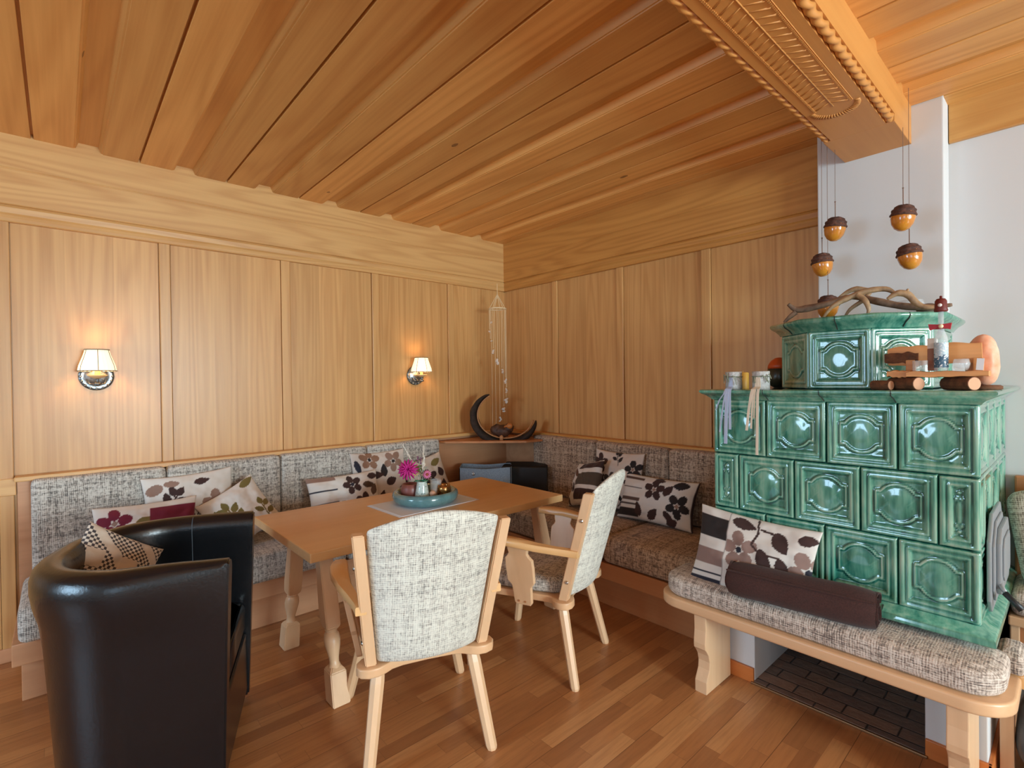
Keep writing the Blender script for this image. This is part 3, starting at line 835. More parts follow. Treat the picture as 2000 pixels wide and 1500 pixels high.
# ================================================================= upholstered armchairs
def make_armchair():
    root = empty('armchair', (0, 0, 0))
    # seat board with two rear lobes
    half = [(0, .262), (.15, .262), (.215, .25), (.243, .215), (.240, .12), (.226, -.05), (.218, -.15), (.226, -.175), (.252, -.19), (.272, -.215), (.276, -.245), (.262, -.272), (.232, -.285), (.195, -.283), (.165, -.268), (.140, -.250), (.10, -.240), (0, -.236)]
    pts = half + [(-x, y) for x, y in half[-2:0:-1]]
    g = G(); g.prism(pts[::-1], .383, .418, .006, seg=3); autosmooth(g.make('seat_board', BEECHX, root))
    # tapered octagonal legs
    for sx, sy, fx, fy in ((-1, 1, .275, .275), (1, 1, .275, .275), (-1, -1, .245, -.30), (1, -1, .245, -.30)):
        g = G(); top = Vector((sx * .19, .19 if sy > 0 else -.215, .384)); bot = Vector((sx * fx, fy, 0))
        vs = []; fs = []
        d = (top - bot)
        for i, (t, r) in enumerate(((0, .019), (.03, .0225), (.88, .027), (1.0, .024))):
            c = bot + d * t
            for k in range(8):
                a = PI / 8 + PI / 4 * k; vs.append((c.x + r * math.cos(a) * 1.05, c.y + r * math.sin(a), c.z))
        for i in range(3):
            for k in range(8): fs.append((i * 8 + k, i * 8 + (k + 1) % 8, (i + 1) * 8 + (k + 1) % 8, (i + 1) * 8 + k))
        fs.append(tuple(range(8))[::-1]); fs.append(tuple(24 + k for k in range(8)))
        g.add(vs, fs); g.make('leg', BEECHZ, root)
    # back posts
    def backp(s, t, dy=0):   # s across -1..1, t 0..1 up
        hw = .222 + (.276 - .222) * t
        return Vector((s * hw, -.238 - .155 * t + dy, .418 + (.965 - .418) * t))
    for sx in (-1, 1):
        g = G(); a = backp(sx, 0); b = backp(sx, 1); vs = []
        for c in (a, b):
            for qx, qy in ((-.021, -.024), (.021, -.024), (.021, .024), (-.021, .024)): vs.append(Vector((c.x + qx, c.y + qy, c.z)))
        bm = bmesh.new(); bv = [bm.verts.new(v) for v in vs]
        for f in ((3, 2, 1, 0), (4, 5, 6, 7), (0, 1, 5, 4), (1, 2, 6, 5), (2, 3, 7, 6), (3, 0, 4, 7)): bm.faces.new([bv[i] for i in f])
        bmesh.ops.bevel(bm, geom=bm.edges[:], offset=.004, segments=2, affect='EDGES')
        g.bm(bm); p = g.make('back_post', BEECHZ, root)
        for t in (.18, .76):
            g = G(); c = backp(sx, t); g.lathe([(.009, 0), (.009, .003), (.005, .006)], 12, Matrix.Translation((c.x + sx * .0215, c.y, c.z)) @ Matrix.Rotation(sx * PI / 2, 4, 'Y'))
            g.make('screw_cap', CHROME, p)
    # upholstered back, bulging to the rear, with an arched top
    NX, NZ = 20, 24; vs = []; fs = []
    def bpt(s, t, side):
        p = backp(s * .90, t); arch = .055 * (1 - abs(s) ** 1.8) * max(0, (t - .55) / .45) ** 1.5 + .012 * max(0, (t - .9) / .1)
        bul = -.052 * (1 - s * s)
        th = .024 * (1 - abs(s) ** 8 * .6) * (1 - max(0, (t - .94) / .06) ** 2 * .8) * (1 - max(0, (.04 - t) / .04) * .5)
        roll = -.02 * max(0, (t - .8) / .2) ** 2
        return Vector((p.x, p.y + bul + roll + side * th + (.012 * (1 - s * s) if side > 0 else 0), p.z + arch + .004))
    for side in (-1, 1):
        for j in range(NZ + 1):
            for i in range(NX + 1): vs.append(bpt(2 * i / NX - 1, j / NZ, side))
    W = NX + 1; off = W * (NZ + 1)
    for j in range(NZ):
        for i in range(NX):
            a = j * W + i; fs.append((a, a + 1, a + W + 1, a + W)); b = a + off; fs.append((b + W, b + W + 1, b + 1, b))
    for j in range(NZ):
        a = j * W; fs.append((a, a + W, a + W + off, a + off)); a = j * W + NX; fs.append((a + W, a, a + off, a + off + W))
    for i in range(NX):
        a = i; fs.append((a + 1, a, a + off, a + 1 + off)); a = NZ * W + i; fs.append((a, a + 1, a + 1 + off, a + off))
    o = mesh('backrest', vs, fs, TWEEDL, root, True)
    m = o.modifiers.new('s', 'SUBSURF'); m.levels = 1; m.render_levels = 1
    # seat cushion
    out = []
    for x, y in [(0, .25), (.15, .25), (.205, .235), (.228, .20), (.226, .1), (.212, -.06), (.196, -.17), (.172, -.20), (.10, -.222), (0, -.232)]: out.append((x, y))
    out = out + [(-x, y) for x, y in out[-2:0:-1]]
    o = pad(out[::-1], .419, .487, .026, 'seat_cushion', TWEED); o.parent = root
    # arms: curved plank on a carved side board
    for sx in (-1, 1):
        cl = [(.262, -.33, .665, .020), (.266, -.29, .668, .021), (.284, -.22, .674, .020), (.306, -.13, .684, .026), (.318, -.03, .697, .036), (.318, .05, .700, .038), (.312, .10, .699, .034), (.308, .125, .698, .022)]
        vs = []; fs = []
        for x, y, z, hw in cl:
            x = sx * x
            for a, b in ((-1, -.013), (-.9, -.016), (.9, -.016), (1, -.013), (1, .010), (.85, .016), (-.85, .016), (-1, .010)): vs.append((x + a * hw, y, z + b))
        for i in range(len(cl) - 1):
            for k in range(8): fs.append((i * 8 + k, i * 8 + (k + 1) % 8, (i + 1) * 8 + (k + 1) % 8, (i + 1) * 8 + k))
        fs.append(tuple(range(8))[::-1]); fs.append(tuple((len(cl) - 1) * 8 + k for k in range(8)))
        o = mesh('armrest', vs, fs, BEECHY, root)
        bm = bmesh.new(); bm.from_mesh(o.data); bmesh.ops.recalc_face_normals(bm, faces=bm.faces[:]); bm.to_mesh(o.data); bm.free(); autosmooth(o, 50)
        # side board: (y, z) outline, leaning outwards
        h = [(-.034, 0), (.030, 0), (.036, .012), (.040, .10), (.058, .125), (.060, .20), (.058, .245), (.046, .262), (.040, .275), (.044, .295), (.046, .318), (-.046, .318), (-.044, .295), (-.040, .275), (-.046, .262), (-.060, .245), (-.062, .20), (-.060, .125), (-.044, .10), (-.040, .012)]
        lean = .20
        M = Matrix(((0, sx * lean, sx * 1, sx * .236), (1.25, 0, 0, -.03), (0, 1, 0, .366), (0, 0, 0, 1)))
        g = G(); g.prism(h, 0, .024, .004, M=M); o = g.make('arm_support', BEECHZ, root)
        bm = bmesh.new(); bm.from_mesh(o.data); bmesh.ops.recalc_face_normals(bm, faces=bm.faces[:]); bm.to_mesh(o.data); bm.free()
        for dy in (-.018, .018):
            g = G(); g.lathe([(.005, 0), (.005, .002)], 10, Matrix.Translation((sx * (.236 + .0245 + .005), -.03 + dy, .366 + .02)) @ Matrix.Rotation(sx * PI / 2, 4, 'Y'))
            g.make('plug', BASEW, o)
    return root
chairA = make_armchair()
chairB = copy_tree(chairA)
def face(o, x, y, deg): o.location = (x, y, 0); o.rotation_euler = (0, 0, math.radians(deg - 90))
face(chairA, -1.963, 1.165, 160); face(chairB, -1.99, 1.958, 200.8)
tag(chairA, 'beech armchair seen from behind at the near side of the table, nearest the camera', 'chair', 'armchairs at the table')
tag(chairB, 'beech armchair seen side-on, between the nearer armchair and the right wall bench', 'chair', 'armchairs at the table')

# ================================================================= black tub chair
tub = tag(empty('tub_chair', (0, 0, 0)), 'black leather tub chair in the left foreground', 'chair')
def tub_path(n=60):
    """centre line of the U wall from one front tip round the back to the other (local +y is the front)"""
    W, Fy, By = .350, .299, -.299
    pts = []
    R = .30
    def seg(a, b, m):
        for i in range(m): pts.append((a[0] + (b[0] - a[0]) * i / m, a[1] + (b[1] - a[1]) * i / m))
    seg((W, Fy), (W, By + R), 12)
    for i in range(18):
        a = (PI / 2) * i / 18; pts.append((W - R + R * math.cos(a), By + R - R * math.sin(a)))
    seg((W - R, By), (-W + R, By), 4)
    for i in range(18):
        a = PI / 2 + (PI / 2) * i / 18; pts.append((-W + R + R * math.cos(a), By + R - R * math.sin(a)))
    seg((-W, By + R), (-W, Fy), 12); pts.append((-W, Fy))
    return [Vector((p[0], p[1])) for p in pts]
TZ = .845
TS = [(-.045, .03), (-.045, .25), (-.045, .60), (-.048, .74), (-.050, .79), (-.047, .815), (-.036, .835), (-.018, .845), (.008, .847), (.032, .840), (.050, .822), (.058, .795), (.058, .76), (.050, .71), (.036, .66), (.026, .58), (.014, .40), (.002, .20), (-.006, .06), (-.008, .03)]
TS = [(o_, z if z < .3 else .3 + (z - .3) * (.890 - .3) / (.847 - .3)) for o_, z in TS]
path = tub_path(); n = len(path); vs = []; fs = []; m = len(TS)
for i, p in enumerate(path):
    d = (path[min(i + 1, n - 1)] - path[max(i - 1, 0)]).normalized(); nr = Vector((-d.y, d.x))
    tipd = min(i, n - 1 - i) / 12; bulge = min(1, tipd * .8 + .12)
    for o_, z in TS:
        oo = o_
        if o_ > .015 and z > .5: oo = .03 + (o_ - .03) * bulge if o_ > .03 else o_
        zz = z - .012 * max(0, .5 - tipd) if z > .7 else z
        front = max(0, 1 - tipd * 6) * (.03 * (zz / .845) - .03)       # front edge leans back towards the floor
        wob = .002 * math.sin(i * .7 + z * 9)
        vs.append((p.x + nr.x * oo, p.y + nr.y * oo + front, zz + wob * .3))
for i in range(n - 1):
    for k in range(m): fs.append((i * m + k, i * m + (k + 1) % m, (i + 1) * m + (k + 1) % m, (i + 1) * m + k))
fs.append(tuple(range(m))[::-1]); fs.append(tuple((n - 1) * m + k for k in range(m)))
shell = mesh('shell', vs, fs, BLACKL, tub, True)
bm = bmesh.new(); bm.from_mesh(shell.data); bmesh.ops.recalc_face_normals(bm, faces=bm.faces[:])
es = [e for e in bm.edges if len(e.link_faces) == 2 and any(len(f.verts) > 6 for f in e.link_faces)]
bmesh.ops.bevel(bm, geom=es, offset=.006, segments=2, affect='EDGES')
bm.to_mesh(shell.data); bm.free()
autosmooth(shell, 60)
SEAM = plain('seam_thread', srgb(60, 70, 78), .5)
for i0 in (10, n - 11):
    g = G(); p = path[i0]; d = (path[i0 + 1] - path[i0 - 1]).normalized(); nr = Vector((-d.y, d.x))
    g.tube([(p.x + nr.x * o_, p.y + nr.y * o_, z) for o_, z in TS[1:8]], .0022, 5)
    g.make('seam', SEAM, shell, True)
inner = []
for i in range(0, n, 2):
    p = path[i]; d = (path[min(i + 1, n - 1)] - path[max(i - 1, 0)]).normalized(); nr = Vector((-d.y, d.x))
    q = p - nr * .050
    if q.y < .262: inner.append((q.x, q.y))
inner = [(inner[0][0], .265)] + inner + [(inner[-1][0], .265)]
if sum((inner[i][0] * inner[(i + 1) % len(inner)][1] - inner[(i + 1) % len(inner)][0] * inner[i][1]) for i in range(len(inner))) < 0: inner = inner[::-1]
g = G(); g.prism(inner, .06, .325, .01); g.make('front_panel', BLACKL, tub)
o = pad([(x * .99, y * .985) for x, y in inner], .327, .475, .04, 'seat_cushion', BLACKL); o.parent = tub
g = G()
for k in range(22): g.box(.282, .288, .262, .267, .10 + k * .009, .105 + k * .009)
g.make('zip', CHROME, tub)
for sx in (-1, 1):
    for sy in (-.22, .22):
        g = G(); g.lathe([(.018, 0), (.022, .06)], 12, Matrix.Translation((sx * (.25 if sy > 0 else .17), sy * .8, 0))); g.make('foot', GRIP, tub)
TUBDEG = 69.06
tub.location = (-2.430, .285, 0); tub.rotation_euler = (0, 0, math.radians(TUBDEG - 90))

# ================================================================= patterned pillows
CREAM = srgb(214, 208, 200); BRN = srgb(58, 34, 30); TAUPE = srgb(142, 112, 98); WINE = srgb(110, 18, 44); OLIVE = srgb(112, 98, 48); NAVY = srgb(34, 34, 48)
BLK = srgb(34, 26, 26)
N_ = NT('printed_cotton')
c_ = N_.attr('col').outputs['Color']
nn = N_.noise(N_.obj(), 420, 1)
N_.bump(nn, .15, .001)
PRINT = N_.set(Base_Color=c_, Roughness=.85, Sheen_Weight=.1)
def leaf(cx, cy, ang, L, W):
    ca, sa = math.cos(ang), math.sin(ang)
    def f(x, y):
        a = (x - cx) * ca + (y - cy) * sa; b = -(x - cx) * sa + (y - cy) * ca
        t = a / L
        return 0 <= t <= 1 and abs(b) < W * (math.sin(PI * t ** .8) ** .8)
    return f
def ell(cx, cy, rx, ry, ang=0):
    ca, sa = math.cos(ang), math.sin(ang)
    return lambda x, y: (((x - cx) * ca + (y - cy) * sa) / rx) ** 2 + ((-(x - cx) * sa + (y - cy) * ca) / ry) ** 2 < 1
def seg(x0, y0, x1, y1, w_):
    dx, dy = x1 - x0, y1 - y0; L2 = dx * dx + dy * dy
    def f(x, y):
        t = max(0, min(1, ((x - x0) * dx + (y - y0) * dy) / L2))
        return (x - x0 - dx * t) ** 2 + (y - y0 - dy * t) ** 2 < w_ * w_
    return f
def flower(cx, cy, s, col, ctr, rot=0.0, n=5, ctrcol=None):
    L = []
    for k in range(n):
        a = rot + 2 * PI * k / n
        L.append((ell(cx + s * .62 * math.cos(a), cy + s * .62 * math.sin(a), s * .42, s * .34, a), col))
    L.append((ell(cx, cy, s * .17, s * .17), ctr)); return L
def sprig(cx, cy, ang, s, col, k=4):
    L = [(seg(cx, cy, cx + s * 1.6 * math.cos(ang), cy + s * 1.6 * math.sin(ang), s * .05), col)]
    for i in range(k):
        t = .35 + 1.25 * i / k; sd = 1 if i % 2 else -1; a = ang + sd * .85
        px, py = cx + s * t * math.cos(ang), cy + s * t * math.sin(ang)
        qx, qy = px + s * .18 * math.cos(a), py + s * .18 * math.sin(a)
        L += [(seg(px, py, qx, qy, s * .035), col), (leaf(qx, qy, a, s * .85, s * .26), col)]
    L.append((leaf(cx + s * 1.5 * math.cos(ang), cy + s * 1.5 * math.sin(ang), ang, s * .8, s * .26), col)); return L
def scatter(seed, cols, ctr, s=.075, W=.24):
    rnd = random.Random(seed); L = []
    spots = [(-.15, .12), (.03, .15), (.18, .10), (-.19, -.03), (-.03, -.01), (.13, -.04), (-.12, -.16), (.05, -.17), (.20, -.18)]
    for i, (x, y) in enumerate(spots):
        if i % 2 == 0: L += flower(x + rnd.uniform(-.015, .015), y, s * rnd.uniform(.8, 1), cols[i % len(cols)], ctr, rnd.random() * 3)
        else: L += sprig(x, y - .03, rnd.uniform(.3, 2.6), s * .72, cols[(i + 1) % len(cols)], 3)
    return L
def hatch(x, y): return 0
def pillow(name, Wd, Ht, T, shapes, base, M, label, cat='pillow', group='patterned pillows', back=None, n=96, basef=None, pinch=.07, puff=.5, seed=0, edge=None):
    vs = []; cols = []; fs = []
    nx = n; nz = max(24, int(n * Ht / Wd)); 
    def shade(x, z, side):
        if side > 0 and back is not None: return back
        if edge and (abs(x) > Wd / 2 * .965 and x > 0): return edge
        c = basef(x, z) if basef else base
        for f, cc in shapes:
            if f(x, z): c = cc
        return c
    for side in (-1, 1):
        for j in range(nz + 1):
            for i in range(nx + 1):
                u = 2 * i / nx - 1; v = 2 * j / nz - 1
                x = Wd / 2 * u * (1 - pinch * (1 - v * v)); z = Ht / 2 * v * (1 - pinch * (1 - u * u))
                t = T / 2 * (max(0, (1 - u * u)) * max(0, (1 - v * v))) ** puff
                w_ = mnoise.noise(Vector((u * 2.2 + seed * 7, v * 2.2, side))) * .014 + mnoise.noise(Vector((u * 6 + seed, v * 6, side * 3))) * .004
                e = min(1, t / (T * .25))
                y = side * (t + w_ * e)
                vs.append(M @ Vector((x, y, z))); cols.append(shade(Wd / 2 * u, Ht / 2 * v, side))
    W = nx + 1; off = W * (nz + 1)
    for j in range(nz):
        for i in range(nx):
            a = j * W + i; fs.append((a, a + 1, a + W + 1, a + W)); b = a + off; fs.append((b + W, b + W + 1, b + 1, b))
    c = M.translation.copy()
    o = mesh(name, [v - c for v in vs], fs, PRINT, None, True, c)
    me = o.data
    ca = me.color_attributes.new('col', 'FLOAT_COLOR', 'POINT')
    ca.data.foreach_set('color', [k for cc in cols for k in cc])
    bm = bmesh.new(); bm.from_mesh(me); bmesh.ops.remove_doubles(bm, verts=[v for v in bm.verts if v.is_boundary], dist=.0004); bm.to_mesh(me); bm.free()
    return tag(o, label, cat, group)
def PM(x, y, z, yaw, tilt=0, roll=0):
    """pillow pose: yaw 0 faces -y; tilt leans the top backwards; roll turns in its own plane"""
    return Matrix.Translation((x, y, z)) @ Matrix.Rotation(math.radians(yaw), 4, 'Z') @ Matrix.Rotation(math.radians(-tilt), 4, 'X') @ Matrix.Rotation(math.radians(roll), 4, 'Y')
def stripes(bands, H):
    def f(x, z):
        t = (z + H / 2) / H
        for a, b, c in bands:
            if a <= t < b: return c
        return CREAM
    return f
# on the left wall bench (face +x -> yaw 90)
sh = sprig(-.16, .0, .9, .085, BRN, 4) + sprig(-.02, -.12, 1.1, .07, BRN, 3) + flower(.14, .02, .085, TAUPE, NAVY, .4) + [(ell(-.19, .15, .05, .03, .5), TAUPE), (ell(-.10, .18, .04, .02), TAUPE), (leaf(.02, .17, .1, .09, .022), BRN), (leaf(.16, -.14, 1.9, .08, .03), BRN), (leaf(.22, -.12, 1.2, .09, .03), BRN)] + flower(-.1, -.2, .06, TAUPE, NAVY)
pillow('flower_pillow', .49, .46, .12, sh, CREAM, PM(-3.668, .60, .725, 90, 12, -2), 'cream pillow with brown sprigs and a taupe flower, leaning on the left wall backrest', seed=1)
wine = flower(-.15, .07, .085, WINE, TAUPE, .3) + flower(-.17, -.12, .07, WINE, TAUPE, 1) + [(leaf(-.05, .03, .6, .09, .03), OLIVE), (leaf(-.06, -.10, 2.2, .08, .03), WINE), (lambda x, z: x > .02 and .055 < z < .135, WINE), (lambda x, z: x > .02 and -.10 < z < -.03, WINE), (lambda x, z: x > .02 and -.15 < z < -.135, OLIVE)]
pillow('flower_pillow', .49, .36, .13, wine, CREAM, PM(-3.50, .355, .665, 82, 26, -1), 'cream pillow with wine-red flowers and stripes behind the black tub chair', seed=2)
ol = sprig(-.04, -.08, 1.7, .085, OLIVE, 4) + sprig(.12, -.14, 1.5, .07, OLIVE, 3) + sprig(-.17, -.04, 1.2, .06, OLIVE, 3) + [(leaf(.08, .14, .2, .1, .028), OLIVE), (lambda x, z: z > .185, BRN), (lambda x, z: x > .185, BRN)]
pillow('leaf_pillow', .36, .36, .12, ol, CREAM, PM(-3.53, .84, .685, 80, 26, -30), 'cream pillow with olive leaves and brown edging, tipped on its corner', seed=3)
st_l = lambda x, z: x < -.06
def p4(x, z):
    if x < -.07:
        return stripes([(.14, .17, NAVY), (.30, .42, srgb(88, 84, 92)), (.66, .69, NAVY), (.90, 1.0, TAUPE)], .34)(x, z)
    return CREAM
fl = flower(.05, .08, .075, BRN, CREAM, .6) + flower(.13, -.07, .078, BRN, CREAM, .1) + [(leaf(-.06, -.04, -.7, .07, .025), OLIVE), (leaf(.0, -.13, 2.1, .09, .026), BRN), (leaf(.05, -.14, 2.4, .09, .026), srgb(70, 58, 40)), (leaf(.13, .07, -.15, .11, .026), srgb(78, 58, 44)), (leaf(.18, .13, -.1, .09, .025), BRN), (leaf(.21, -.02, 1.2, .09, .026), srgb(96, 72, 54)), (ell(.05, .08, .014, .014), NAVY)]
pillow('striped_pillow', .53, .34, .13, fl, CREAM, PM(-3.57, 1.545, .662, 86, 20, -1), 'oblong pillow left of the centrepiece, pale stripes one end, brown flowers the other', basef=p4, seed=4)
sq = flower(-.09, .17, .08, srgb(140, 104, 82), BLK, .2) + flower(.11, .14, .085, srgb(142, 112, 96), BLK, .9) + [(leaf(.02, .02, 1.6, .11, .03), BLK), (leaf(-.10, .04, .0, .11, .03), BRN), (leaf(-.19, -.06, .5, .10, .04), BRN), (leaf(-.20, .17, -1.4, .12, .022), NAVY), (leaf(.03, -.04, .4, .1, .035), BRN), (leaf(.14, -.10, -.1, .1, .04), srgb(96, 70, 56)), (leaf(-.04, -.20, 1.2, .12, .03), BRN), (leaf(.12, -.22, 1.7, .12, .03), BLK), (leaf(-.16, -.2, .4, .09, .03), BRN)]
pillow('flower_pillow', .455, .46, .12, sq, srgb(206, 196, 186), PM(-3.672, 1.875, .728, 86, 12, 0), 'square cream pillow with brown and taupe flowers behind the pink dahlia', seed=5)
s6 = flower(.0, .0, .08, BRN, TAUPE, .4) + [(leaf(-.1, .1, .2, .1, .03), OLIVE), (leaf(.06, .1, .3, .1, .03), OLIVE), (leaf(-.12, -.12, .8, .1, .03), BRN), (leaf(.14, -.02, 1.9, .09, .03), BRN), (leaf(.1, -.14, 1.2, .1, .03), BRN), (lambda x, z: z > .18, BRN)]
pillow('leaf_pillow', .36, .36, .12, s6, srgb(200, 186, 170), PM(-3.63, 2.28, .685, 78, 14, -14), 'brown-edged leaf pillow half hidden behind the flower vase, at the corner end', seed=6)
# on the right wall bench (face -y)
p7 = lambda x, z: (stripes([(.0, .12, CREAM), (.12, .34, BRN), (.42, .70, srgb(74, 62, 50)), (.80, .95, BRN)], .38)(x, z) if x > -.07 else CREAM)
s7 = [(leaf(-.17, .1, -1.2, .09, .025), BRN), (leaf(-.12, .12, -1.0, .09, .025), srgb(100, 60, 38)), (leaf(-.17, -.02, -1.3, .1, .025), BRN), (leaf(-.11, -.0, -1.3, .09, .022), BRN), (leaf(-.16, -.12, -1.2, .07, .022), BRN)]
pillow('striped_pillow', .38, .36, .13, s7, srgb(196, 176, 160), PM(-2.56, 3.05, .685, -24, 24, -14), 'brown and cream pillow with broad stripes, tilted, left of the side-on armchair', basef=p7, seed=7)
s8 = scatter(8, [BRN, srgb(70, 58, 48), BLK], TAUPE, .082)
pillow('flower_pillow', .455, .45, .11, s8, srgb(206, 190, 176), PM(-2.355, 3.172, .722, 0, 10, 0), 'cream pillow with small dark flowers leaning on the right wall backrest', seed=8)
p9 = lambda x, z: (stripes([(.0, .05, CREAM), (.05, .22, BLK), (.30, .34, srgb(72, 58, 56)), (.40, .48, srgb(86, 66, 60)), (.68, .70, BRN), (.88, .93, srgb(86, 60, 48))], .33)(x, z) if x < -.10 else CREAM)
s9 = flower(.0, .07, .08, BRN, TAUPE, .3) + flower(.20, -.02, .085, BLK, TAUPE, 1.0) + [(leaf(.08, .04, .9, .10, .03), BRN), (leaf(.14, .12, .1, .11, .03), BLK), (leaf(-.09, -.14, 1.9, .11, .03), BRN), (leaf(-.02, -.15, .9, .11, .03), BRN), (leaf(.10, -.07, -.8, .1, .026), BRN), (leaf(.12, -.16, .5, .09, .03), BRN), (leaf(-.02, .15, -.1, .09, .02), BRN)]
pillow('striped_pillow', .60, .33, .13, s9, CREAM, PM(-1.965, 3.10, .645, 0, 20, 0), 'oblong pillow with dark flowers and fine stripes, right of the side-on armchair', basef=p9, seed=9, edge=BRN)
# patchwork pillow on the stove bench
p10 = lambda x, z: (stripes([(.0, .06, NAVY), (.12, .15, NAVY), (.25, .46, srgb(138, 112, 104)), (.62, .90, BLK)], .36)(x, z) if x < -.115 else CREAM)
s10 = [(f, c) for f, c in flower(-.045, .02, .088, srgb(142, 114, 104), NAVY, .5) + flower(.265, .0, .09, srgb(142, 114, 104), NAVY, .9) if True]
s10 = [((lambda f: (lambda x, z: x > -.113 and f(x, z)))(f), c) for f, c in s10] + [(leaf(-.10, .155, -.15, .12, .026), BRN), (leaf(.20, .13, .1, .08, .025), BRN), (seg(.02, .18, .03, .12, .005), BRN), (seg(.03, .12, .01, .06, .005), BRN), (seg(.01, .06, .05, .03, .005), BRN), (leaf(.05, .05, -1.1, .13, .032), BRN), (leaf(.10, .14, -.9, .11, .034), BRN), (leaf(.14, .03, -1.2, .11, .028), BRN), (seg(.05, .03, .14, .03, .005), BRN), (seg(.04, .14, .12, .13, .005), BRN), (leaf(.15, -.16, .6, .07, .025), BRN), (seg(-.114, -.2, -.114, .2, .0018), srgb(150, 142, 136))]
pillow('patchwork_pillow', .55, .37, .10, s10, CREAM, PM(-1.01, 2.375, .668, 0, 15, 3), 'pillow half striped, half brown leaves, standing on the stove bench', basef=p10, seed=10, n=130)
# woven pillow in the tub chair
def hounds(x, z):
    if .015 < ((x + .02) % .14) < .085 and .03 < ((z + .04) % .16) < .10: return srgb(196, 176, 156)
    a = int(math.floor(x / .011)) % 2; b = int(math.floor(z / .011)) % 2
    base_ = srgb(206, 190, 172) if (a ^ b) else srgb(60, 52, 54)
    return base_ if (int(math.floor((x + z) / .05)) % 4) else srgb(200, 182, 164)
pillow('houndstooth_pillow', .32, .32, .11, [], CREAM, PM(-2.60, .14, .742, 118, 18, 38), 'black and cream houndstooth pillow propped inside the black tub chair', basef=hounds, seed=11, n=150)

# rolled blanket
g = G(); NL = 40; K = 36; vs = []; fs = []
for i in range(NL + 1):
    t = i / NL; x = -.27 + .54 * t
    for k in range(K):
        a = 2 * PI * k / K
        ry, rz = .076, .080
        sp_ = 1 + .06 * math.cos(a * 2 + t * 2) + .035 * mnoise.noise(Vector((t * 5, math.cos(a) * 1.5, math.sin(a) * 1.5)))
        e = 1 - .12 * (abs(2 * t - 1) ** 8)
        vs.append(Vector((x + .010 * mnoise.noise(Vector((a, 3, t))), ry * math.cos(a) * sp_ * e, rz * math.sin(a) * sp_ * e)))
for i in range(NL):
    for k in range(K): fs.append((i * K + k, i * K + (k + 1) % K, (i + 1) * K + (k + 1) % K, (i + 1) * K + k))
g.add(vs, fs)
# spiral ends
for s in (-1, 1):
    vs = []; fs = []
    pr = []
    for k in range(90):
        a = k / 89 * 5.6 * PI; r = 1 - .9 * (k / 89)
        pr.append((.072 * r * math.cos(a), .076 * r * math.sin(a)))
    for q, w_ in enumerate((0, .012)):
        pass
    for k, (y, z) in enumerate(pr):
        vs += [(s * .262, y, z), (s * (.276 + .004 * math.sin(k * .5)), y, z), (s * (.276 + .004 * math.sin(k * .5)), y * .93, z * .93), (s * .262, y * .93, z * .93)]
    for k in range(89):
        for q in range(3): fs.append((k * 4 + q, k * 4 + q + 1, k * 4 + q + 5, k * 4 + q + 4))
    g.add(vs, fs)
    g.lathe([(.062, -.001), (.062, .001)], 24, Matrix.Translation((s * .258, 0, 0)) @ Matrix.Rotation(PI / 2, 4, 'Y'))
# flap edge on top
g.tube([(-.27, -.060, .062), (-.1, -.063, .062), (.1, -.062, .062), (.27, -.060, .060)], .004, 6)
FLEECE = mottled('brown_fleece', srgb(52, 28, 24), srgb(70, 40, 34), 200, .95, .15, 2, Sheen_Weight=.06)
bl = g.make('rolled_blanket', FLEECE, None, True, loc=(-.785, 2.300, .592))
bl.rotation_euler = (math.radians(8), 0, math.radians(7)); autosmooth(bl, 60)
tag(bl, 'rolled dark brown fleece blanket lying on the stove bench', 'blanket')
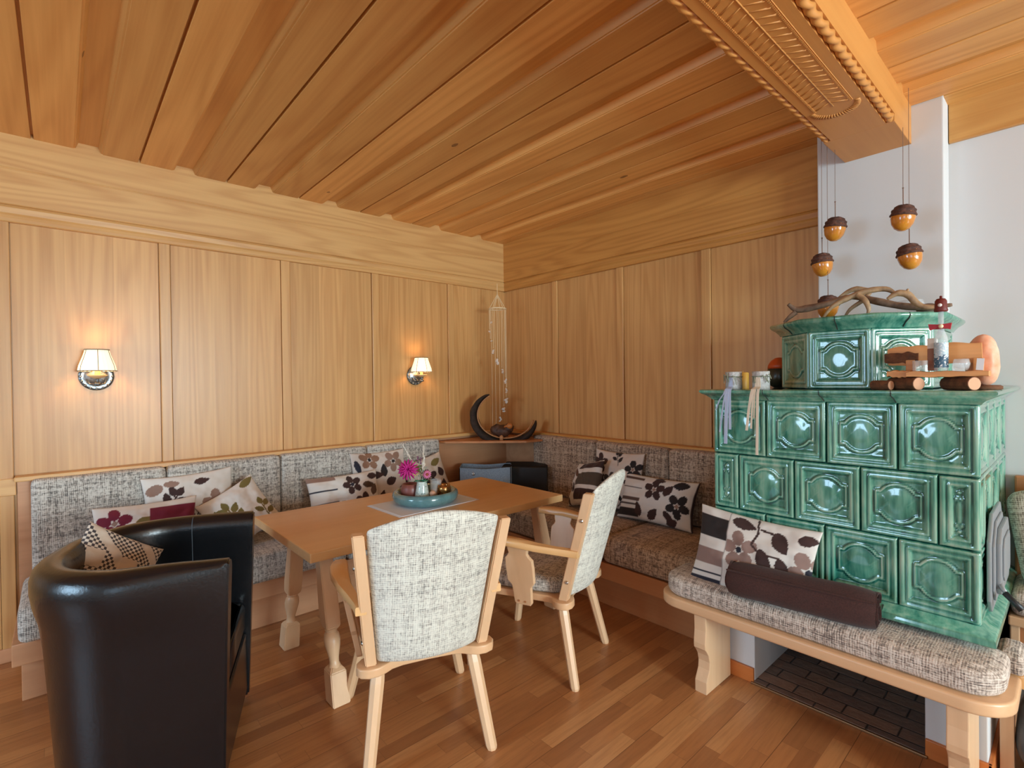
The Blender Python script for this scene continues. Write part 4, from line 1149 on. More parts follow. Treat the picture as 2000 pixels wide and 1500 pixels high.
# ================================================================= wall sconces
def mk_shade():
    N = NT('lampshade_cloth')
    N.put(N.bsdf.inputs['Emission Color'], (1.0, .72, .42, 1)); N.bsdf.inputs['Emission Strength'].default_value = 1.3
    return N.set(Base_Color=srgb(250, 236, 214), Roughness=.9)
SHADE = mk_shade()
BRAID = plain('grey_braid', srgb(128, 118, 100), .8)
CANDLE_SLEEVE = plain('wax_sleeve', srgb(236, 196, 140), .5)
PEWTER = mottled('pewter', srgb(92, 98, 104), srgb(150, 156, 158), 60, .32, .4, 3, Metallic=.85)
def make_sconce():
    r = empty('wall_lamp', (0, 0, 0))      # local +x away from the wall
    Mx = Matrix.Rotation(PI / 2, 4, 'Y')
    g = G(); g.lathe([(.078, 0), (.084, .004), (.082, .010), (.070, .012), (.062, .010), (.050, .016), (.030, .022), (.010, .026), (.001, .027)], 28, Mx)
    for k in range(16):
        a = 2 * PI * k / 16; g.ball((.011, .075 * math.cos(a), .075 * math.sin(a)), .008, n=8)
    g.make('wall_plate', PEWTER, r, True)
    g = G(); g.tube([(.02, 0, -.03), (.05, 0, -.05), (.085, 0, -.045), (.108, 0, -.03), (.108, 0, -.012)], [.008, .007, .007, .006, .006], 8)
    g.lathe([(.001, -.058), (.016, -.054), (.020, -.045), (.010, -.036)], 14, Matrix.Translation((.108, 0, 0)))
    g.tube([(.06, .0, -.05), (.05, .035, -.045), (.03, .045, -.02)], .004, 6); g.tube([(.06, .0, -.05), (.05, -.035, -.045), (.03, -.045, -.02)], .004, 6)
    g.make('arm', PEWTER, r, True)
    g = G(); g.lathe([(.008, -.015), (.034, -.006), (.046, .003), (.047, .007), (.030, .006), (.014, .006)], 24, Matrix.Translation((.108, 0, 0))); g.make('drip_pan', CANDLE_SLEEVE, r, True)
    g = G(); g.lathe([(.013, .004), (.013, .075)], 16, Matrix.Translation((.108, 0, 0))); g.make('candle_sleeve', CANDLE_SLEEVE, r, True)
    g = G(); vs = []; fs = []; pr = [(.088, .028), (.0885, .034), (.084, .060), (.072, .095), (.062, .125), (.0555, .152)]
    K = 96
    for R, z in pr:
        for k in range(K):
            a = 2 * PI * k / K; rr_ = R * (1 + .012 * math.cos(24 * a)); vs.append((.108 + rr_ * math.cos(a), rr_ * math.sin(a), z))
    for i in range(len(pr) - 1):
        for k in range(K): fs.append((i * K + k, i * K + (k + 1) % K, (i + 1) * K + (k + 1) % K, (i + 1) * K + k))
    g.add(vs, fs); s = g.make('lamp_shade', SHADE, r, True)
    md = s.modifiers.new('t', 'SOLIDIFY'); md.thickness = .0015
    g = G()
    for R, z in ((.0895, .030), (.057, .152)):
        g.tube([(.108 + R * math.cos(2 * PI * k / 32), R * math.sin(2 * PI * k / 32), z) for k in range(33)], .0030, 6)
    for k in range(6):
        a = 2 * PI * k / 6
        g.tube([(.108 + (R + .0012) * math.cos(a), (R + .0012) * math.sin(a), z) for R, z in pr], .0018, 5)
    g.make('braid', BRAID, s)
    return r
sc1 = make_sconce(); sc2 = copy_tree(sc1)
for s_, y, z, lab in ((sc1, .165, 1.555, 'lit wall lamp with pleated shade on the nearer part of the left wall'), (sc2, 2.34, 1.552, 'lit wall lamp with pleated shade on the left wall near the corner')):
    s_.location = (XL + .001, y, z); tag(s_, lab, 'lamp', 'pleated wall lamps')
    l = bpy.data.lights.new('bulb', 'POINT'); l.energy = 2.2; l.color = (1, .62, .30); l.shadow_soft_size = .02
    lo = bpy.data.objects.new('bulb', l); COL.objects.link(lo); lo.location = (XL + .108, y, z + .085)

# ================================================================= corner shelf and bench corner
BARK = mottled('dark_bark', srgb(26, 20, 18), srgb(56, 40, 30), 30, .9, .8)
INNERW = wood('pale_inner_wood', srgb(176, 124, 80), srgb(120, 74, 40), 'Z', .6, 8, .4, .5)
yaw = math.radians(42)           # facing the middle of the room
def arc_pt(a, R=.225): return Vector((R * math.cos(a), 0, R * math.sin(a)))
cr = tag(empty('bark_crescent', (-3.52, 3.03, .963), yaw), 'dark crescent-shaped half ring of bark standing on the corner shelf', 'decoration')
vs = []; fs = []; NN = 48; K = 10
a0, a1 = math.radians(126), math.radians(345)
Mc = []
for i in range(NN + 1):
    t = i / NN; a = a0 + (a1 - a0) * t
    R = .225; c = Vector((.035 + R * 1.2 * math.cos(a), 0, .222 + R * .98 * math.sin(a)))
    th = (.014 + .056 * math.sin(PI * t) ** .8 * (1 + .6 * abs(2 * t - 1)))
    wd = .050 + .060 * math.sin(PI * min(1, max(0, t))) ** .5
    er = Vector((math.cos(a), 0, math.sin(a)))
    for k in range(K):
        b = 2 * PI * k / K
        nz_ = 1 + .18 * mnoise.noise(Vector((i * .35, k * .9, 3)))
        off = er * (th * .5 + th * .5 * math.cos(b) * nz_) + Vector((0, wd * math.sin(b) * nz_, 0))
        p = c + off
        if a > PI and p.z < .001: p.z = .001
        vs.append(p)
for i in range(NN):
    for k in range(K): fs.append((i * K + k, i * K + (k + 1) % K, (i + 1) * K + (k + 1) % K, (i + 1) * K + k))
fs.append(tuple(range(K))[::-1]); fs.append(tuple(NN * K + k for k in range(K)))
mesh('bark_shell', vs, fs, BARK, cr, True)
g = G(); pts = []
for i in range(NN + 1):
    t = i / NN; a = a0 - .05 + (a1 - a0 + .08) * t
    pts.append((.035 + .221 * 1.16 * math.cos(a), -.085 + .03 * (2 * t - 1) ** 2, .224 + .221 * .95 * math.sin(a)))
g.tube(pts, .0065, 6); g.make('pale_rim', INNERW, cr, True)
ROOT = mottled('gnarled_root', srgb(40, 24, 18), srgb(92, 54, 32), 18, .6, .6)
g = G(); g.ball((0, 0, .060), .085, .055, .058, 14); g.ball((.055, -.01, .085), .050, .04, .045, 12); g.ball((-.06, 0, .075), .05, .045, .05, 12)
g.v = [v + Vector((mnoise.noise(v * 22), mnoise.noise(v * 22 + Vector((5, 0, 0))), mnoise.noise(v * 22 + Vector((0, 5, 0))))) * .016 for v in g.v]
rt = tag(g.make('root_piece', ROOT, None, True, loc=(-3.50, 3.01, .975)), 'knobbly dark root lying inside the bark crescent', 'decoration'); rt.rotation_euler = (0, 0, yaw)
GOLDW = plain('golden_wood', srgb(176, 106, 48), .45)
g = G(); g.ball((.068, -.045, .112), .030, .024, .026, 12); g.tube([(.02, -.05, .105), (.06, -.05, .115)], [.008, .012], 8); g.make('burl', GOLDW, rt, True)
g = G(); g.lathe([(.016, 0), (.017, .03), (.012, .04), (.004, .045)], 12)
stump = tag(g.make('wooden_peg', INNERW, None, True, loc=(-3.445, 2.945, .963)), 'tiny pale wooden peg in front of the knobbly root', 'decoration')

def mk_felt():
    N = NT('grey_felt'); n = N.noise(N.obj(), 180, 3)
    return N.set(Base_Color=N.ramp(n, [(.3, srgb(102, 112, 124)), (.7, srgb(138, 148, 158))]), Roughness=.95)
FELT = mk_felt()
fb = tag(empty('felt_box', (-3.475, 2.785, .485), math.radians(48)), 'open grey felt storage box standing in the corner of the bench', 'box')
g = G(); W_, D_, H_ = .215, .11, .268; t_ = .006
def wavy(ax, fixed, lo, hi, nrm):
    nn_ = 14; vs = []; fs = []
    for s in (0, 1):
        for i in range(nn_ + 1):
            p = lo + (hi - lo) * i / nn_; dip = -.012 * math.sin(PI * i / nn_) ** 2; bow = .008 * math.sin(PI * i / nn_)
            for z in (0, H_ * .5, H_ + dip):
                q = fixed + nrm * (s * t_ + (bow if z > H_ * .3 else 0))
                vs.append((p, q, z) if ax == 'x' else (q, p, z))
    m_ = (nn_ + 1) * 3
    for i in range(nn_):
        for z in range(2):
            a = i * 3 + z; fs.append((a, a + 3, a + 4, a + 1)); fs.append((a + m_ + 1, a + m_ + 4, a + m_ + 3, a + m_))
        a = i * 3 + 2; fs.append((a, a + 3, a + 3 + m_, a + m_))
    g.add(vs, fs)
wavy('x', -D_, -W_, W_, -1); wavy('x', D_, -W_, W_, 1); wavy('y', -W_, -D_, D_, -1); wavy('y', W_, -D_, D_, 1)
g.box(-W_, W_, -D_, D_, 0, .006); g.make('felt_body', FELT, fb, False)
g = G(); g.lathe([(.013, 0), (.013, .002), (.008, .003)], 16, Matrix.Translation((-.10, -D_ - .016, .215)) @ Matrix.Rotation(PI / 2, 4, 'X')); g.make('eyelet', CHROME, fb, True)
BLACKP = plain('matt_black', srgb(16, 15, 16), .6)
g = G(); g.prism([(-.20, -.13), (.20, -.13), (.20, .13), (-.20, .13)], 0, .262, .03, seg=4)
bb = tag(g.make('black_box', BLACKP, None, False, loc=(-3.32, 3.12, .485)), 'matt black rounded box behind the grey felt box in the bench corner', 'box'); bb.rotation_euler = (0, 0, math.radians(40)); autosmooth(bb)

# shell mobile hanging in the corner
THREAD = plain('cream_cord', srgb(236, 212, 170), .8)
SHELL = plain('pearl_shell', srgb(232, 220, 206), .3, 0, .6, .4)
mob = tag(empty('shell_mobile', (-3.60, 3.05, 2.40)), 'spiral mobile of pale shells on long cords hanging in the corner', 'mobile')
g = G(); g.tube([(0, 0, 0), (0, 0, -.14)], .0020, 5)
RM = .078; ZR = -.235
for k in range(6):
    a = 2 * PI * k / 6; g.tube([(0, 0, -.10), (RM * math.cos(a), RM * math.sin(a), ZR)], .0022, 4)
g.make('hanging_cord', THREAD, mob)
g = G(); g.tube([(RM * math.cos(2 * PI * k / 28), RM * math.sin(2 * PI * k / 28), ZR) for k in range(29)], .006, 6); g.make('hoop', THREAD, mob, True)
NS = 13
for k in range(NS):
    a = math.radians(200) + 2 * PI * 1.05 * k / NS; L = .10 + 1.08 * k / (NS - 1)
    x, y = RM * math.cos(a), RM * math.sin(a)
    g = G(); g.tube([(x, y, ZR), (x, y, ZR - L)], .0019, 4); st = g.make('strand', THREAD, mob)
    g = G(); rnd = random.Random(k)
    for q in range(3 if k > 2 else 1):
        zz = ZR - L - .02 - q * .014
        M = Matrix.Translation((x + rnd.uniform(-.008, .008), y + rnd.uniform(-.008, .008), zz)) @ Matrix.Rotation(rnd.uniform(0, 3), 4, 'X') @ Matrix.Rotation(rnd.uniform(0, 3), 4, 'Z')
        r_ = .019 if k in (4, 8, 9, 12) else .013
        g.lathe([(.001, -.5 * r_), (r_ * .7, -.35 * r_), (r_, 0), (r_ * .8, .25 * r_), (r_ * .3, .2 * r_)], 9, M)
    g.make('shell', SHELL, st, True)

# ================================================================= hanging acorns
NUT = mottled('glazed_acorn', srgb(214, 150, 50), srgb(190, 110, 36), 9, .18, .02, 2, Coat_Weight=.8)
CUP = mottled('acorn_cup', srgb(52, 32, 26), srgb(104, 66, 52), 60, .8, .8)
STR = plain('brown_twine', srgb(120, 92, 76), .9)
def make_acorn(L):
    r = empty('hanging_acorn', (0, 0, 0))
    g = G(); g.lathe([(.001, -.074), (.014, -.072), (.030, -.062), (.043, -.042), (.049, -.016), (.049, .008), (.046, .02)], 24); g.make('nut', NUT, r, True)
    g = G(); pr = []
    for k in range(22):
        a = k / 21; R = .052 * math.cos(a * PI / 2 * .98) ** .62 if k else .048; z = -.006 + .055 * math.sin(a * PI / 2)
        pr.append((max(.001, R + .0022 * math.sin(a * 22)), z))
    g.lathe(pr, 28)
    g.v = [v + Vector((0, 0, 1)) * .003 * mnoise.noise(v * 90) for v in g.v]
    g.make('cup', CUP, r, True)
    g = G(); g.tube([(0, 0, .044), (0, 0, .13)], .0022, 5); g.tube([(0, 0, .12), (.001, 0, L)], .0011, 4); g.ball((0, 0, .13), .004, n=6); g.make('twine', STR, r)
    return r
for (x, y, z, top, lab, rot) in ((-.838, 3.02, 2.275, 2.675, 'ochre acorn pendant, upper one of the left-hand group by the chimney', 8), (-.900, 3.02, 2.10, 2.865, 'ochre acorn pendant, middle one of the left-hand group at the chimney edge', -5), (-.868, 3.0, 1.872, 2.865, 'ochre acorn pendant, lowest, half hidden by the antlers on the stove', 4), (-.545 - .005, 3.0, 2.258, 2.675, 'ochre acorn pendant, upper one of the right-hand pair', 6), (-.570 + .037, 3.03, 2.075, 2.865, 'ochre acorn pendant, lower one of the right-hand pair', -8)):
    a = make_acorn(top - z); a.location = (x, y, z); tag(a, lab, 'acorn', 'acorn pendants hanging before the chimney')
    for ch in a.children:
        if not ch.name.startswith('twine'): ch.rotation_euler = (0, math.radians(rot), 0)

# ================================================================= things on the stove
TOP = UZ1 + .0572
ANT = mottled('antler', srgb(196, 164, 124), srgb(120, 92, 66), 20, .5, .3)
ANT2 = mottled('weathered_driftwood', srgb(150, 122, 98), srgb(96, 74, 58), 24, .7, .5)
def tubeobj(name, curves, mat, label, cat, grp=None):
    g = G()
    for pts, rad in curves:
        P = [Vector(p) for p in pts]; out = []; rr_ = []
        n_ = len(P)
        for i in range(n_ - 1):
            p0 = P[max(i - 1, 0)]; p1 = P[i]; p2 = P[i + 1]; p3 = P[min(i + 2, n_ - 1)]
            for k in range(5):
                t = k / 5
                out.append(.5 * ((2 * p1) + (p2 - p0) * t + (2 * p0 - 5 * p1 + 4 * p2 - p3) * t * t + (3 * p1 - p0 - 3 * p2 + p3) * t ** 3)); rr_.append(rad[i] + (rad[i + 1] - rad[i]) * t)
        out.append(P[-1]); rr_.append(rad[-1])
        g.tube(out, [r * (1 + .12 * mnoise.noise(Vector((i * .6, r * 50, 1)))) for i, r in enumerate(rr_)], 9)
    o = g.make(name, mat, None, True); c = sum((v.co for v in o.data.vertices), Vector()) / len(o.data.vertices)
    for v in o.data.vertices: v.co -= c
    o.location = c
    return tag(o, label, cat, grp)
B = TOP
tubeobj('driftwood_branch', [([(-.975, 2.70, B + .008), (-.952, 2.70, B + .03), (-.925, 2.71, B + .055)], [.007, .010, .014]), ([(-.952, 2.69, B + .095), (-.925, 2.71, B + .068), (-.88, 2.72, B + .068), (-.80, 2.73, B + .08), (-.70, 2.75, B + .105), (-.60, 2.74, B + .07), (-.50, 2.73, B + .035), (-.40, 2.72, B + .020), (-.34, 2.72, B + .022)], [.008, .014, .018, .014, .013, .017, .015, .012, .006])], ANT2, 'long weathered driftwood branch lying across the top of the stove', 'driftwood')
tubeobj('antler', [([(-.79, 2.66, B + .01), (-.755, 2.66, B + .055), (-.70, 2.665, B + .085), (-.63, 2.67, B + .11), (-.555, 2.68, B + .112), (-.52, 2.69, B + .085)], [.005, .009, .013, .014, .012, .006]), ([(-.655, 2.665, B + .10), (-.625, 2.655, B + .07), (-.61, 2.65, B + .03), (-.615, 2.65, B + .008)], [.013, .012, .009, .004])], ANT, 'curved antler with a forked tine in front of the driftwood', 'antler', 'antlers on the stove')
tubeobj('antler', [([(-.77, 2.80, B + .11), (-.73, 2.80, B + .135), (-.69, 2.80, B + .145), (-.64, 2.80, B + .13)], [.004, .010, .013, .010]), ([(-.74, 2.78, B + .008), (-.71, 2.77, B + .05), (-.66, 2.77, B + .085), (-.64, 2.80, B + .12)], [.004, .008, .010, .009])], ANT, 'smaller antler rising behind the forked one', 'antler', 'antlers on the stove')
tubeobj('antler', [([(-.545, 2.66, B + .065), (-.51, 2.66, B + .085), (-.475, 2.665, B + .075), (-.45, 2.67, B + .04), (-.42, 2.67, B + .018), (-.37, 2.67, B + .012)], [.006, .013, .015, .013, .011, .006]), ([(-.48, 2.665, B + .078), (-.475, 2.67, B + .10)], [.010, .004])], ANT, 'short pale antler at the right end of the driftwood', 'antler', 'antlers on the stove')
ROCK = mottled('dark_stone', srgb(84, 66, 54), srgb(120, 100, 84), 30, .7, .5)
g = G(); g.ball((0, 0, .022), .042, .03, .024, 12); tag(g.make('stone', ROCK, None, True, loc=(-.43, 2.80, TOP)), 'small dark rounded stone behind the right end of the driftwood', 'stone')
GLASS = NT('clear_glass'); GLASS = GLASS.set(Base_Color=(.86, .93, .96, 1), Roughness=.04, Alpha=.24, Specular_IOR_Level=.9, Coat_Weight=.6)
g = G(); g.lathe([(.001, .0), (.030, .002), (.048, .02), (.052, .045), (.046, .072), (.044, .072), (.049, .045), (.045, .022), (.028, .005), (.001, .003)], 24, cap=False)
tag(g.make('glass_bowl', GLASS, None, True, loc=(-.50, 2.86, TOP)), 'small clear glass bowl behind the antlers on the stove top', 'bowl')

MT = SZ1 + .048
# two wrapped candles with ribbons and a yellow candle
WRAP = mottled('pale_wrapping', srgb(206, 206, 204), srgb(160, 158, 152), 90, .7, .6)
def ribbon(name, x, y, strands, mat, parent):
    g = G()
    for (dx_, x1, ln, wd) in strands:
        a = []; yf = SYF - .058
        P = [(x + dx_ * .3, y - .036, MT + .06), (x + dx_ * .6, y - .040, MT + .015), (x + dx_, yf + .002, MT + .004), (x + dx_ + (x1 - dx_) * .15, yf - .004, MT - .02), (x + x1 * .6 + dx_ * .4, yf - .002, MT - ln * .5), (x + x1, yf, MT - ln)]
        vs = []; fs = []
        for i, p in enumerate(P):
            vs += [(p[0] - wd, p[1], p[2]), (p[0] + wd, p[1] - .001, p[2]), (p[0] + wd, p[1] + .0012, p[2]), (p[0] - wd, p[1] + .0022, p[2])]
        for i in range(len(P) - 1):
            for k in range(4): fs.append((i * 4 + k, i * 4 + (k + 1) % 4, (i + 1) * 4 + (k + 1) % 4, (i + 1) * 4 + k))
        fs += [(3, 2, 1, 0), tuple(len(vs) - 4 + k for k in range(4))]
        g.add(vs, fs)
    g.v = [v - parent.location for v in g.v]
    return g.make(name, mat, parent)
RB_BLUE = plain('pale_blue_ribbon', srgb(176, 190, 216), .5); RB_CRM = plain('cream_ribbon', srgb(226, 212, 190), .5); RB_PALE = plain('mint_ribbon', srgb(204, 220, 206), .5)
for k, (x, mat, strands, lab) in enumerate(((-1.122, RB_BLUE, [(-.01, -.060, .10, .003), (-.005, -.040, .205, .004), (.0, -.012, .26, .008), (.012, .010, .19, .006)], 'left of two wrapped jars on the stove ledge, with pale blue ribbons'), (-.993, RB_CRM, [(-.012, -.040, .19, .006), (-.005, -.020, .18, .004), (.002, -.006, .13, .003), (.014, .006, .30, .006)], 'right of two wrapped jars on the stove ledge, with cream ribbons'))):
    y = SYF + .01
    j = tag(empty('wrapped_jar', (x, y, MT)), lab, 'jar', 'ribboned jars on the stove ledge')
    g = G(); g.lathe([(.034, 0), (.037, .002), (.037, .070), (.0385, .078), (.0375, .086), (.031, .087), (.030, .03), (.001, .03)], 22)
    g.v = [v + Vector((mnoise.noise(v * 60), mnoise.noise(v * 60 + Vector((3, 3, 3))), 0)) * .0025 for v in g.v]
    g.make('jar_body', WRAP, j, True)
    ribbon('ribbon', x, y, strands, mat, j)
    g = G(); rnd = random.Random(k + 3)
    for q in range(9):
        a = -PI / 2 + rnd.uniform(-.9, 1.1); r_ = .040
        g.tube([(r_ * math.cos(a), r_ * math.sin(a), .062), (r_ * 1.25 * math.cos(a + .2), r_ * 1.2 * math.sin(a + .2), .062 + rnd.uniform(-.03, .02)), (r_ * 1.35 * math.cos(a + .3), r_ * 1.15 * math.sin(a + .3), .05 + rnd.uniform(-.03, .01))], .0018, 4)
    g.tube([(.0388 * math.cos(2 * PI * q / 20), .0388 * math.sin(2 * PI * q / 20), .062) for q in range(21)], .0022, 5)
    g.make('grass_tie', plain('dried_grass_%d' % k, srgb(126, 132, 112), .8), j)
g = G(); g.lathe([(.027, 0), (.028, .003), (.028, .080), (.022, .084), (.001, .080)], 20); g.tube([(0, 0, .078), (.001, 0, .092)], .0012, 4)
tag(g.make('yellow_candle', plain('yellow_wax', srgb(222, 170, 74), .5), None, True, loc=(-1.115, 2.545, MT)), 'yellow pillar candle behind the jar with blue ribbons', 'candle')
# gourd beside the upper tier
cd = tag(empty('lidded_pot', (-1.088, 2.93, MT)), 'dark round pot with an orange lid left of the upper stove tier', 'pot')
g = G(); g.lathe([(.025, 0), (.055, .02), (.066, .05), (.062, .085), (.052, .106)], 24); g.make('pot_body', mottled('dark_green_pot', srgb(44, 50, 40), srgb(66, 62, 44), 30, .3, .2), cd, True)
g = G(); g.lathe([(.056, .104), (.053, .124), (.038, .147), (.016, .163), (.001, .165)], 24); g.make('lid', plain('orange_glaze', srgb(196, 76, 26), .4), cd, True)

# rustic log rack with bottle and glasses
LOG = wood('rack_wood', srgb(226, 162, 100), srgb(150, 88, 46), 'X', .55, 7, .5, .6)
BARKB = mottled('brown_bark', srgb(74, 46, 30), srgb(124, 80, 50), 40, .85, .7)
rk = tag(empty('log_rack', (-.36, 2.50, MT)), 'rustic log rack on the stove ledge, carrying a bottle and glasses', 'rack')
def slab(x0, x1, y0, y1, z0, z1, seed, name, par, mat, M=None, rag=.009):
    NXs = 22; rnd = random.Random(seed); vs = []; fs = []
    for i in range(NXs + 1):
        t = i / NXs; x = x0 + (x1 - x0) * t
        e = min(1, 4 * t + .35, 4 * (1 - t) + .35)
        zc = (z0 + z1) / 2; hz = (z1 - z0) / 2 * (.75 + .25 * e); n1 = mnoise.noise(Vector((t * 5, seed, 0))) * rag; n2 = mnoise.noise(Vector((t * 5, seed, 9))) * rag
        ym = (y0 + y1) / 2; hy = (y1 - y0) / 2
        for yy, zz in ((ym - hy, zc - hz * .8 + n1), (ym - hy, zc + hz * .8 + n2), (ym - hy * .7, zc + hz + n2), (ym + hy * .7, zc + hz + n2), (ym + hy, zc + hz * .8 + n2), (ym + hy, zc - hz * .8 + n1), (ym + hy * .6, zc - hz + n1), (ym - hy * .6, zc - hz + n1)): vs.append((x, yy, zz))
    for i in range(NXs):
        for k in range(8): fs.append((i * 8 + k, (i + 1) * 8 + k, (i + 1) * 8 + (k + 1) % 8, i * 8 + (k + 1) % 8))
    fs.append(tuple(range(8))); fs.append(tuple(NXs * 8 + k for k in range(8))[::-1])
    g = G(); g.add(vs, fs); g.v = [(M @ v) if M else v for v in g.v]
    o = g.make(name, mat, par)
    bm = bmesh.new(); bm.from_mesh(o.data); bmesh.ops.recalc_face_normals(bm, faces=bm.faces[:]); bm.to_mesh(o.data); bm.free(); return autosmooth(o, 50)
rk_ = lambda x: x + .36
slab(-.085, .150, -.045, .035, .050, .073, 3, 'shelf_slab', rk, LOG, rag=.005)
slab(-.150, -.07, -.03, .03, .050, .078, 5, 'end_block', rk, LOG)
slab(-.155, .130, .040, .056, .100, .178, 4, 'back_slab', rk, LOG, Matrix.Translation((0, 0, 0)) @ Matrix.Rotation(math.radians(-2), 4, 'Y'))
slab(-.17, -.06, .032, .045, .108, .150, 8, 'bark_slab', rk, BARKB)
g = G(); g.box(-.10, -.07, .03, .055, .06, .12, b=.004); g.box(.10, .13, .03, .055, .06, .12, b=.004); g.make('support', LOG, rk)
for k, (x, y, r_, ang, L_) in enumerate(((-.046, -.045, .0262, 52, .125), (.112, -.045, .0258, 48, .120), (-.135, -.035, .020, 70, .07))):
    A = Matrix.Translation((x, y, r_ - .0005)) @ Matrix.Rotation(math.radians(ang), 4, 'Z') @ Matrix.Rotation(-PI / 2, 4, 'X')
    g = G(); g.lathe([(r_ * .97, .0), (r_, .004), (r_ * 1.02, L_ / 2), (r_, L_ - .004), (r_ * .96, L_)], 13, A)
    lg = g.make('log_foot', BARKB, rk)
    g = G(); g.lathe([(r_ * .88, -.0012), (r_ * .90, .001)], 20, A); g.make('cut_face', plain('sawn_end_%d' % k, srgb(214, 158, 122), .7), lg)
SHZ = MT + .0745
bt = tag(empty('schnapps_bottle', (-.342, 2.475, SHZ)), 'slim bottle with blue label, red bow and brown cap on the log rack', 'bottle')
g = G(); g.lathe([(.001, .001), (.019, .0), (.021, .004), (.021, .115), (.019, .130), (.011, .150), (.009, .165), (.009, .225), (.007, .225), (.007, .165), (.009, .15), (.017, .128), (.0185, .115), (.0185, .006), (.001, .005)], 22, cap=False); g.make('glass_body', GLASS, bt, True)
def mk_label():
    N = NT('mountain_label'); o = N.obj(); x, y, z = N.sep(o); n = N.noise(o, 90, 3)
    ridge = N.math('GREATER_THAN', N.math('ADD', z, N.math('MULTIPLY', n, -.05)), .030)
    c = N.mix(ridge, srgb(58, 92, 116), srgb(176, 196, 206))
    w_ = N.math('GREATER_THAN', N.noise(o, 150, 2), .58); c = N.mix(N.math('MULTIPLY', w_, .8), c, srgb(232, 232, 232))
    return N.set(Base_Color=c, Roughness=.5)
g = G(); g.lathe([(.0215, .012), (.0216, .105)], 24, cap=False); g.make('label', mk_label(), bt, True)
REDR = plain('red_ribbon', srgb(176, 26, 40), .5); CAPB = plain('oxblood_cap', srgb(104, 34, 30), .5)
g = G(); g.lathe([(.0225, .157), (.024, .165), (.0225, .173)], 18)
for s in (-1, 1):
    g.prism([(0, -.004), (s * .030, -.014), (s * .034, .010), (0, .006)], -.004, .004, M=Matrix.Translation((0, -.022, .166)) @ Matrix.Rotation(PI / 2, 4, 'X'))
g.make('red_bow', REDR, bt)
g = G(); g.ball((.004, -.031, .165), .008, n=10); g.make('bow_button', plain('ivory', srgb(226, 206, 172), .5), bt, True)
g = G(); g.lathe([(.020, .222), (.0215, .228), (.019, .236), (.018, .262), (.013, .270), (.004, .272), (.004, .280), (.001, .282)], 18); cp = g.make('cap', CAPB, bt, True)
g = G(); g.lathe([(.0065, 0), (.0065, .0015)], 14, Matrix.Translation((0, -.0195, .245)) @ Matrix.Rotation(PI / 2, 4, 'X')); g.make('cap_badge', plain('white_badge', srgb(232, 228, 220), .5), cp, True)
for (x, y, lab) in ((-.415, 2.468, 'leftmost small shot glass on the log rack'), (-.392, 2.462, 'shot glass on the log rack just left of the bottle')):
    g = G(); g.lathe([(.001, 0), (.011, 0), (.012, .004), (.013, .040), (.0122, .040), (.010, .008), (.001, .007)], 16, cap=False)
    tag(g.make('shot_glass', GLASS, None, True, loc=(x, y, SHZ)), lab, 'glass', 'glasses on the log rack')
g = G(); g.lathe([(.001, 0), (.016, 0), (.022, .008), (.026, .024), (.022, .042), (.0205, .042), (.024, .024), (.020, .010), (.001, .004)], 20, cap=False)
tag(g.make('round_glass', GLASS, None, True, loc=(-.285, 2.475, SHZ)), 'round bulbous glass on the log rack right of the bottle', 'glass', 'glasses on the log rack')
WHT = plain('white_card', srgb(226, 228, 232), .6)
g = G(); g.box(-.010, .010, -.001, .001, 0, .042); o = tag(g.make('white_tag', WHT, None, False, loc=(-.235, 2.468, SHZ)), 'small blank white card standing at the right end of the log rack', 'card'); o.rotation_euler = (0, .08, 0)
g = G(); g.box(-.014, .014, -.012, .012, 0, .085, b=.003); bx2 = tag(g.make('narrow_carton', plain('taupe_card', srgb(150, 100, 78), .7), None, False, loc=(-.372, 2.505, SHZ)), 'narrow brown and cream carton behind the bottle', 'box')
g = G(); g.box(-.0141, .0141, -.0121, .0121, .085, .125, b=.003); g.make('carton_top', plain('cream_card', srgb(220, 206, 190), .7), bx2)
# salt lamp
def mk_salt():
    N = NT('salt_rock'); n = N.noise(N.obj(), 16, 4)
    c = N.ramp(n, [(.3, srgb(226, 138, 92)), (.7, srgb(240, 200, 172))]); N.bump(n, .5, .006)
    return N.set(Base_Color=c, Roughness=.5, Subsurface_Weight=.3, Subsurface_Radius=(.03, .012, .006), Subsurface_Scale=.5)
sl = tag(empty('salt_lamp', (-.238, 2.60, MT)), 'tall orange salt crystal lamp behind the right end of the log rack', 'lamp')
bm = bmesh.new(); bmesh.ops.create_icosphere(bm, subdivisions=4, radius=1)
for v in bm.verts:
    n_1 = mnoise.noise(v.co * 1.6) * .16 + mnoise.noise(v.co * 5) * .05
    v.co = v.co * (1 + n_1); z = v.co.z
    zz = max(-1, min(1, z)); h_xy = math.hypot(v.co.x, v.co.y) or 1; rad = (1 - abs(zz) ** 2.4) ** .5 * (1 + n_1)
    v.co = Vector((v.co.x / h_xy * rad * .050 * (1 - .12 * zz), v.co.y / h_xy * rad * .045, .112 + zz * .098))
g = G(); g.bm(bm); g.make('salt_crystal', mk_salt(), sl, True)
g = G(); g.lathe([(.048, 0), (.055, .003), (.055, .014), (.048, .018)], 24); g.make('wooden_base', BARKB, sl, True)

